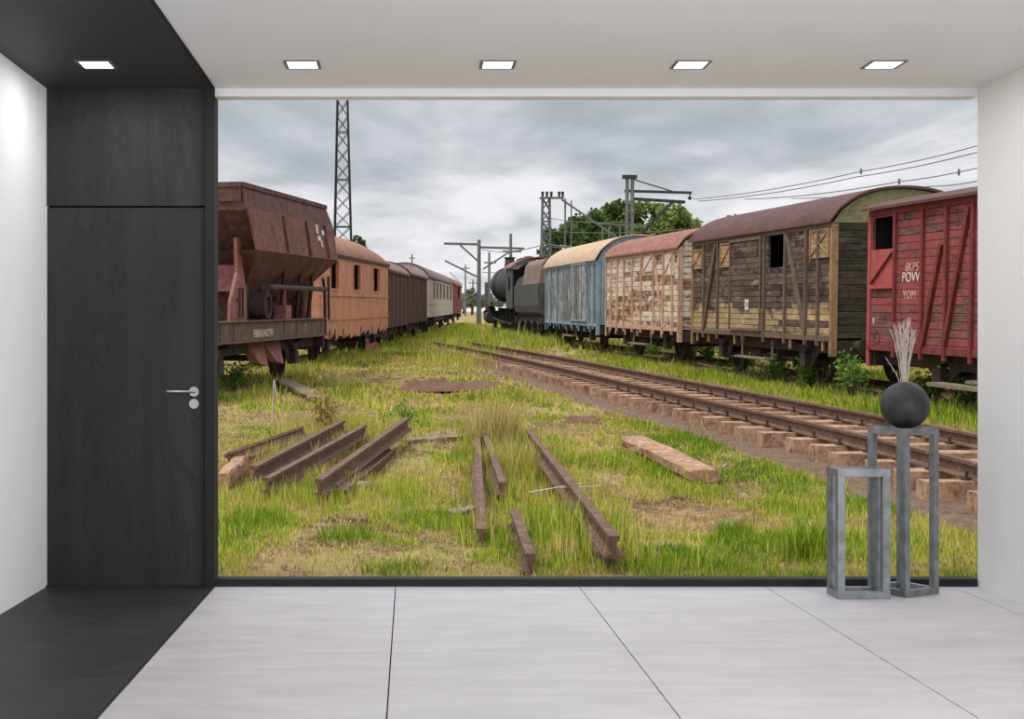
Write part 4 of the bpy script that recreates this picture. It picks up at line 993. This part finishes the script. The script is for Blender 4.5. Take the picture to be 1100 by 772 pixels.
coach('passenger_coach', 'cream passenger coach with a brown roof and tall narrow windows, far down the siding', (3.15, 97), (.98, 71.0), 2.7, 1.0, 3.2, .75,
      dict(wall=M['cream'], roof=M['grey_roof'], frame=M['cream'], eave=M['iron']), [(465.3+3.6*i, 305.5, 467.2+3.6*i, 321) for i in range(6)], [1.75], axles=(-9, -6.5, 6.5, 9))
coach('passenger_coach', 'small dark red coach at the far end of the left-hand siding', (4.3, 110), (3.3, 98.5), 2.7, 1.0, 3.2, .70,
      dict(wall=M['red_frame'], roof=M['orange_roof'], frame=M['red_frame'], eave=M['iron']), [(492, 308, 493.5, 320)], [1.9])

# -- locomotive and tender
def tender():
    A = (5.56, 57.0); B = (5.06, 63.8); W_ = 2.7; c, ang, L = frame_on(A, B, W_); y1 = W_/2
    r = empty('locomotive_tender', 'black coal tender with streaked bunker, coupled behind the steam locomotive', 'tender'); yard(r, c.x, c.y, 0, ang)
    # water tank with rounded bottom edges
    pts = [(-1.0, 1.15), (1.0, 1.15), (1.28, 1.35), (1.35, 1.65), (1.35, 2.62), (-1.35, 2.62), (-1.35, 1.65), (-1.28, 1.35)]
    MB().prism(pts, lambda y, z: (-L/2, y, z), lambda y, z: (L/2, y, z)).build('water_tank', M['iron_grey'], r)
    pts = [(-1.3, 2.62), (1.3, 2.62), (1.15, 3.5), (.95, 3.72), (-.95, 3.72), (-1.15, 3.5)]
    MB().prism(pts, lambda y, z: (-L/2+.05, y, z), lambda y, z: (L/2-2.2, y, z)).build('coal_bunker', M['grey_roof'], r)
    pts2 = [(-1.3, 2.62), (1.3, 2.62), (1.2, 3.1), (-1.2, 3.1)]
    MB().loft([[(L/2-2.2, y, z) for y, z in pts2], [(L/2-.1, y, z*1.0-.2*(z > 2.7)) for y, z in pts2]]).build('bunker_slope', M['loco'], r)
    for s in (-1, 1):
        q = MB(); q.tube([(-L/2-.03, s*.9, 1.2), (-L/2-.03, s*.9, 3.4)], .03); q.tube([(-L/2-.03, s*.55, 1.2), (-L/2-.03, s*.55, 3.4)], .03)
        for k in range(7): q.cyl((-L/2-.03, s*.9, 1.4+.3*k), (-L/2-.03, s*.55, 1.4+.3*k), .02, n=6)
        q.build('ladder', M['iron'], r)
    running_gear(r, L, W_, 1.17, (-2.5, -.9, .9, 2.5), r=.45, mat=M['loco'])
tender()
def loco():
    A = (5.02, 64.4); B = (4.35, 78.0); W_ = 2.8; c, ang, L = frame_on(A, B, W_); y1 = W_/2
    r = empty('steam_locomotive', 'black steam locomotive with round boiler, ahead of its tender', 'locomotive'); yard(r, c.x, c.y, 0, ang)
    x0 = -L/2
    q = side_with_holes(x0, x0+2.5, 1.5, 3.5, y1-.04, y1, [(x0+.9, x0+1.7, 2.4, 3.1)]); q.box(x0, x0+2.5, -y1, -y1+.04, 1.5, 3.5); q.box(x0+2.46, x0+2.5, -y1+.04, y1-.04, 1.5, 3.5); q.build('cab', M['iron_grey'], r)
    arched_roof(r, 2.7, W_, 3.5, .5, M['rust_roof'], ends=[(x0-.3, 1), (x0+1.2, 1), (x0+2.6, 1)], nm='cab_roof')
    zb = 2.85
    MB().cyl((x0+2.5, 0, zb), (L/2-2.3, 0, zb), 1.0, n=36).build('boiler', M['loco'], r, smooth=True)
    MB().cyl((L/2-2.3, 0, zb), (L/2-.6, 0, zb), 1.05, n=36).build('smokebox', M['loco'], r, smooth=True)
    q = MB(); q.cyl((L/2-.6, 0, zb), (L/2-.5, 0, zb), .88, .78, 32); q.cyl((L/2-.5, 0, zb), (L/2-.42, 0, zb), .12, n=12); q.build('smokebox_door', M['iron_grey'], r, smooth=True)
    for k in range(5): MB().ring((x0+3.2+1.45*k, 0, zb), 'x', 1.025, .99, .07, 36).build('boiler_band', M['iron_grey'], r)
    MB().lathe([(.34, -.1), (.30, .25), (.27, .62), (.34, .68), (.34, .72), (.24, .72), (.22, .2)], (L/2-1.4, 0, zb+.9), 24).build('chimney', M['loco'], r, smooth=True)
    for dx in (4.2, 6.6): MB().lathe([(.42, -.15), (.42, .25), (.36, .42), (.2, .52), (0, .55)], (x0+dx, 0, zb+.85), 24).build('dome', M['loco'], r, smooth=True)
    MB().box(x0+2.5, L/2-.2, -y1, y1, 1.62, 1.68).build('running_board', M['iron_grey'], r)
    for s in (-1, 1):
        q = MB(); q.cyl((L/2-2.6, s*1.15, .95), (L/2-1.3, s*1.15, .95), .36, n=20); q.cyl((L/2-2.6, s*1.15, 1.42), (L/2-1.3, s*1.15, 1.42), .2, n=16); q.build('cylinder_block', M['loco'], r, smooth=True)
        MB().cyl((x0+3.0, s*(y1-.3), 1.78), (L/2-1.2, s*(y1-.3), 1.78), .05, n=8).build('handrail', M['iron_grey'], r)
        for k in range(4): wheel(r, x0+3.6+1.75*k, s*.78, .66, 12, 'driving_wheel', M['loco'], .14)
        wheel(r, L/2-.9, s*.78, .42, 9, 'leading_wheel', M['loco']); wheel(r, x0+1.2, s*.78, .42, 9, 'trailing_wheel', M['loco'])
        MB().beam((x0+3.6, s*.95, .72), (x0+3.6+1.75*3, s*.95, .72), .06, .14).build('coupling_rod', M['iron_grey'], r)
        MB().beam((x0+3.6+1.75, s*1.05, .72), (L/2-2.6, s*1.12, .95), .05, .11).build('connecting_rod', M['iron_grey'], r)
        q = MB(); q.cyl((L/2-.2, s*.88, 1.1), (L/2+.35, s*.88, 1.1), .10, n=12); q.cyl((L/2+.35, s*.88, 1.1), (L/2+.40, s*.88, 1.1), .22, n=18); q.build('buffer', M['loco'], r, smooth=True)
        MB().box(L/2-2.6, L/2-.9, s*y1-.02, s*y1+.02, 1.7, 3.0).build('smoke_deflector', M['iron_grey'], r)
    MB().box(x0, L/2-.3, -.55, .55, .75, 1.5).build('main_frame', M['loco'], r); MB().box(L/2-.3, L/2-.18, -y1, y1, .85, 1.35).build('buffer_beam', M['loco'], r)
loco()

# rails below the two standing rows
def siding(label, pts):
    o = empty('siding_track', label, 'railway track'); yard(o)
    P_ = [Vector((p[0], p[1], 0)) for p in pts]
    for s in (-.76, .76):
        q = []
        for i, p in enumerate(P_):
            d_ = (P_[min(i+1, len(P_)-1)] - P_[max(i-1, 0)]).normalized(); q.append(p + Vector((d_.y, -d_.x, 0))*s)
        rail_path(q, 'rail', o, -.045)
def ctr(A, B, W_, ff): c, a, L = frame_on(A, B, W_); u_ = Vector((math.cos(a), math.sin(a))); return c + u_*L*ff
pr = [ctr(N1, A1, 2.8, -.5), ctr(N1, A1, 2.8, .45), ctr(A2, B2, 2.8, -.45), ctr(A2, B2, 2.8, .45), ctr(A3, B3, 2.8, -.45), ctr(A3, B3, 2.8, .45), ctr(A4, B4, 2.8, -.45), ctr(A4, B4, 2.8, .45), ctr((5.56, 57.0), (5.06, 63.8), 2.7, 0), ctr((5.02, 64.4), (4.35, 78.0), 2.8, -.4), ctr((5.02, 64.4), (4.35, 78.0), 2.8, .55)]
siding('rusty rails half sunk in weeds beneath the right-hand row of boxcars', pr)
Bh = Vector((-3.42, 22.7)); uh = (Bh - Vector((-1.93, 30.0))).normalized()
pl_ = [ctr((-1.93, 30), tuple(Bh + uh*.7), 2.7, .6), ctr((-1.93, 30), tuple(Bh + uh*.7), 2.7, -.45), ctr((-.78, 45.4), (-2.35, 33.6), 2.7, .45), ctr((-.78, 45.4), (-2.35, 33.6), 2.7, -.45), ctr((-.08, 56.5), (-.80, 47.5), 2.7, 0), ctr((.88, 69), (-.02, 58), 2.7, 0), ctr((3.15, 97), (.98, 71), 2.7, .45), ctr((3.15, 97), (.98, 71), 2.7, -.45), ctr((4.3, 110), (3.3, 98.5), 2.7, -.5)]
siding('rusty rails half hidden in grass beneath the left-hand row of wagons', pl_)
# second pair of rails is not visible elsewhere

# scrap beside the orange coach
def scrap(label, px, py, w_, h_, rz, tilt, mat, z=.0):
    p = G(px, py, z); o = MB(); o.box(-w_/2, w_/2, -.03, .03, 0, h_); o.box(-w_/2, w_/2, -.10, .10, 0, .05); o.box(-w_/2, -w_/2+.05, -.08, .08, .05, h_)
    o = o.build('scrap_plate', mat); tag(o, label, 'scrap metal', 'scrap beside the orange coach'); yard(o, p.x, p.y, 0, rz, tilt)
scrap('rusty scrap plate leaning steeply beside the orange coach', 384, 376, .7, 1.25, .3, -.75, M['hopper'])
scrap('flat-lying rusty scrap plate between the hopper wagon and the orange coach', 362, 372, 1.1, .6, .2, .15, M['iron'])
scrap('small red-brown scrap piece at the foot of the leaning plate', 393, 378, .8, .45, -.4, .3, M['hopper_pink'])

# ================================================================ MASTS, WIRES
def lattice(name, label, base, h_, w0, w1, bays, mat, extra=None, leg=.07, br=.035):
    r = empty(name, label, 'mast'); yard(r, base[0], base[1])
    cs = ((-1,-1),(1,-1),(1,1),(-1,1)); wz = lambda z: (w0 + (w1-w0)*z/h_)/2
    for a, b in cs: MB().beam((a*w0/2, b*w0/2, -.1), (a*w1/2, b*w1/2, h_), leg, leg).build('leg', mat, r)
    q = MB(); z = 0.0
    for i in range(bays):
        z2 = h_*(1-(1-(i+1)/bays)**1.0); k0, k1 = wz(z), wz(z2)
        for j in range(4):
            a, b = cs[j], cs[(j+1) % 4]
            q.beam((a[0]*k0, a[1]*k0, z), (b[0]*k1, b[1]*k1, z2), br, br); q.beam((b[0]*k0, b[1]*k0, z), (a[0]*k1, a[1]*k1, z2), br, br)
            if i % 3 == 0: q.beam((a[0]*k1, a[1]*k1, z2), (b[0]*k1, b[1]*k1, z2), br*1.4, br*1.4)
        z = z2
    q.build('lattice_bracing', mat, r)
    if extra: extra(r, h_)
    return r
Yp = 70; b = AT(368.5, 330, Yp); lattice('lattice_pylon', 'tall black lattice pylon rising behind the hopper wagon and orange coach', (b.x, Yp), 14.2, 1.12, .46, 17, M['mast_dark'])
def ex(r, h_):
    MB().box(-.35, 1.0, -.3, .3, h_, h_+.08).build('platform', M['mast'], r)
    q = MB()
    for x in (-.2, .05, .3, .75, .95): q.cyl((x, 0, h_+.08), (x, 0, h_+.40), .06, .09, 8)
    q.build('insulators', M['mast_dark'], r)
    MB().beam((.9, 0, h_-.05), (4.2, 0, h_-2.3), .10, .10).build('brace', M['mast'], r)
    MB().beam((0, 0, h_-2.75), (8.6, 0, h_-2.9), .09, .09).build('crossbar', M['mast'], r)
    q = MB(); q.cyl((1.1, 0, -.05), (1.1, 0, h_), .05, n=8); q.cyl((1.45, 0, -.05), (1.45, 0, h_-.1), .04, n=8); q.build('post', M['mast'], r)
b = AT(586, 330, 75); lattice('lattice_mast', 'grey lattice mast with platform behind the tender, left of the big trees', (b.x, 75), HY + 113*75/F, .62, .40, 12, M['mast'], ex, .08, .05)
# twin-post mast with arms
def twin():
    Y = 60.0; b = AT(676, 300, Y); r = empty('catenary_mast', 'twin-post catenary mast with two arms to the right, before the big trees', 'mast'); yard(r, b.x, Y)
    def Q(px, py): p = AT(px, py, Y); return Vector((p.x-b.x, 0, p.z))
    for px in (673, 678.5): x = Q(px, 300).x; MB().cyl((x, 0, -.05), (x, 0, Q(px, 189).z), .085, n=10).build('post', M['mast'], r)
    MB().box(-.35, .3, -.12, .12, Q(676, 192).z, Q(676, 188).z).build('cap', M['mast_dark'], r)
    MB().beam(Q(671, 205), Q(743, 207), .09, .12).build('arm', M['mast_dark'], r); MB().beam(Q(680, 213.5), Q(736, 217), .09, .14).build('arm', M['mast_dark'], r)
    MB().beam(Q(678, 192), Q(724, 206), .05, .05).build('stay', M['mast_dark'], r); MB().beam(Q(724, 215), Q(688, 252), .10, .12).build('brace', M['mast_dark'], r)
    q = MB(); p = Q(741, 207); q.cyl(p, p - Vector((0, 0, .2)), .03, n=6); q.cyl(p - Vector((0, 0, .2)), p - Vector((0, 0, .32)), .12, .05, 10); q.build('insulator', M['mast_dark'], r)
    MB().beam(Q(640, 240), Q(700, 243), .06, .07).build('crossbar', M['mast'], r)
    for px in (648, 655, 667): x = Q(px, 300).x; MB().cyl((x, .3, -.05), (x, .3, Q(px, 243).z), .05, n=8).build('thin_post', M['mast'], r)
twin()
def tmast(name, label, px, Y, ptop, arms, braces, rad=.10):
    b = AT(px, 300, Y); r = empty(name, label, 'mast', 'distant catenary masts'); yard(r, b.x, Y)
    def Q(x, y): p = AT(x, y, Y); return Vector((p.x-b.x, 0, p.z))
    MB().cyl((0, 0, -.05), (0, 0, Q(px, ptop).z), rad*1.2, rad*.8, n=10).build('post', M['mast'], r)
    for a in arms: MB().beam(Q(*a[:2]), Q(*a[2:]), rad, rad*1.1).build('arm', M['mast'], r)
    for a in braces: MB().beam(Q(*a[:2]), Q(*a[2:]), rad*.8, rad*.8).build('brace', M['mast'], r)
tmast('catenary_mast', 'central grey catenary mast with arms spread both ways over the tracks', 514.5, 105, 257.5, [(477, 261.5, 515, 262.5), (515, 265.5, 563, 267)], [(494, 263, 513, 280), (519, 289, 548, 270), (478, 280, 512, 297)], .17)
tmast('catenary_mast', 'thin distant mast just right of the central one, taller', 548.5, 120, 251, [(540, 270, 560, 270)], [(545, 272, 533, 280)], .16)
tmast('catenary_mast', 'short distant mast between the central mast and the locomotive', 525.5, 150, 271, [(520, 282, 533, 282)], [], .16)
tmast('catenary_mast', 'tiny far pole above the left-hand dark vans', 442.5, 160, 273, [(439, 277, 446, 277)], [], .11)
tmast('catenary_mast', 'tiny far pole just left of the central mast', 500, 190, 284, [(495, 288, 505, 288)], [(483, 292, 497, 306)], .12)
tmast('catenary_mast', 'far pole close to the horizon beside the central mast', 508, 230, 300, [(503, 304, 514, 304)], [], .14)
# overhead wires
def wire(label, pts, drop=(), rad=.018):
    o = pts[0]; q = MB(); K = 14
    if abs(pts[-1].y - pts[0].y) > 14.5: pts = list(pts) + [pts[-1] + (pts[-1] - pts[-2])*4]
    for a, b in zip(pts[:-1], pts[1:]):
        sag = (b-a).length*.010; pp = [a.lerp(b, i/K) - Vector((0, 0, sag*4*(i/K)*(1-i/K))) - o for i in range(K+1)]; q.tube(pp, rad, 5)
    for a in drop: q.cyl(a - o + Vector((0, 0, .10)), a - o - Vector((0, 0, .10)), .04, n=6)
    w_ = q.build('overhead_wire', M['mast']); tag(w_, label, 'wire', 'overhead wires'); yard(w_, o.x, o.y, o.z)
wire('uppermost overhead wire sweeping up to the right above the boxcars', [AT(745, 214, 60), AT(925, 184, 48), AT(1052, 156, 42)], [AT(925, 184, 48)])
wire('second overhead wire, just under the uppermost one above the boxcars', [AT(750, 216, 60), AT(920, 190, 48), AT(1052, 163, 42)])
wire('third overhead wire, above the roofs of the brown and red boxcars', [AT(800, 214, 55), AT(966, 195, 44), AT(1052, 180, 40)], [AT(966, 195, 44), AT(1030, 185, 41)])
wire('lowest overhead wire crossing behind the roof of the red boxcar', [AT(850, 213, 55), AT(1000, 200, 44), AT(1052, 194, 40)])
wire('overhead wire from the lattice mast across the dark trees', [AT(590, 234, 75), AT(676, 238, 61)])
wire('overhead wire low across the trees behind the blue boxcar', [AT(590, 248, 75), AT(740, 246, 61)])
wire('faint distant wire from the central mast towards the lattice mast', [AT(518, 268, 105), AT(586, 262, 75.5)], rad=.03)
wire('lower faint distant wire from the central mast towards the lattice mast', [AT(518, 292, 105), AT(586, 280, 75.5)], rad=.03)

# ================================================================ TREES
def tree(label, px, Y, top, halfw, low, seed, cols, n=5200, size=.34, group='trees behind the boxcars'):
    b = AT(px, 300, Y); hh = AT(px, top, Y).z; hw = halfw*Y/F; lz = max(.8, AT(px, low, Y).z)
    q = np.random.default_rng(seed); r = empty('leafy_tree', label, 'tree', group); yard(r, b.x, Y)
    t_ = MB(); t_.cyl((0, 0, -.1), (.1, 0, lz + (hh-lz)*.5), .22, .10, 9)
    for k in range(5): a = q.uniform(0, 2*PI); t_.cyl((0.05, 0, lz+(hh-lz)*.1*k), (math.cos(a)*hw*.6, math.sin(a)*hw*.6, lz+(hh-lz)*(.4+.1*k)), .09, .03, 6)
    t_.build('trunk', M['bark'], r, smooth=True)
    nb = 34; cz = (hh+lz)/2; rz = (hh-lz)/2
    cen = []; 
    for k in range(nb):
        a = q.uniform(0, 2*PI); e = q.uniform(-.7, .95); rad = math.sqrt(1-e*e)*.80; cen.append((math.cos(a)*hw*rad, math.sin(a)*hw*rad*.8, cz+e*rz*.80, q.uniform(.16, .34)))
    k = q.integers(nb, size=n); C_ = np.array(cen)[k]; d_ = q.normal(0, 1, (n, 3)); d_ /= np.linalg.norm(d_, axis=1)[:, None]
    rr = C_[:, 3:4]*min(hw, rz*1.2)*q.uniform(.35, 1.25, (n, 1)); p = C_[:, :3] + d_*rr
    p[:, 2] = np.minimum(p[:, 2], hh)
    a1 = q.normal(0, 1, (n, 3)); a1 /= np.linalg.norm(a1, axis=1)[:, None]; a2 = np.cross(a1, q.normal(0, 1, (n, 3))); a2 /= np.linalg.norm(a2, axis=1)[:, None]
    s_ = size*q.uniform(.6, 1.3, (n, 1)); V = np.stack([p-a1*s_*.5, p+a2*s_*.32, p+a1*s_*.5, p-a2*s_*.32], 1).reshape(-1, 3)
    cc = np.array(cols)[q.integers(len(cols), size=n)]*q.uniform(.7, 1.25, (n, 1))
    o = np_mesh('crown', V, np.arange(n*4).reshape(-1, 4), M['leaf'], np.repeat(cc, 4, 0)); o.parent = r
DG = [(.06,.12,.03), (.10,.17,.045), (.15,.22,.07)]; MG = [(.12,.19,.05), (.18,.26,.07), (.26,.33,.11)]; YG = [(.18,.26,.06), (.26,.33,.08), (.32,.38,.12)]
tree('dark green tree at the left end of the big tree group, beside the lattice mast', 605, 92, 240, 26, 300, 1, DG)
tree('dark green tree second from the left end of the big tree group', 630, 95, 222, 30, 300, 2, DG, 6500)
tree('tall dark green tree just left of the twin-post mast', 660, 98, 212, 32, 300, 3, DG + MG[:1], 7500)
tree('tall mid-green tree just right of the twin-post mast', 692, 97, 210, 32, 300, 4, MG, 7500)
tree('yellow-green tree at the right side of the big tree group', 722, 94, 216, 26, 300, 5, YG + MG, 6500)
tree('sparse pale green tree at the right end of the big tree group', 744, 96, 230, 14, 300, 6, YG, 1500, .28)
tree('small green treetop showing above the brown boxcar roof', 788, 95, 224, 13, 290, 7, MG + YG, 3000)
tree('distant round bush on the horizon at the end of the tracks', 507, 210, 309, 9, 332, 8, [(.20,.27,.17), (.26,.32,.22)], 2200, .5, 'distant bushes at the end of the tracks')
tree('distant low bush on the horizon close beside the locomotive', 522, 220, 314, 8, 332, 9, [(.20,.27,.17), (.26,.32,.22)], 1800, .5, 'distant bushes at the end of the tracks')
for k_, (px_, tp_, lb_) in enumerate(((486, 316, 'faint distant bush behind the small dark red coach'), (498, 313, 'faint distant bush between the dark red coach and the central mast'), (514, 318, 'faint low bush right behind the central mast'), (530, 318, 'faint low bush behind the front of the locomotive'))):
    tree(lb_, px_, 240 + 4*k_, tp_, 12, 334, 30+k_, [(.30,.34,.26), (.36,.40,.32)], 1500, .6, 'distant bushes at the end of the tracks')
tree('dark shrub top beside the pylon above the orange coach roof', 385, 72, 248, 9, 300, 10, DG, 1500, .2)
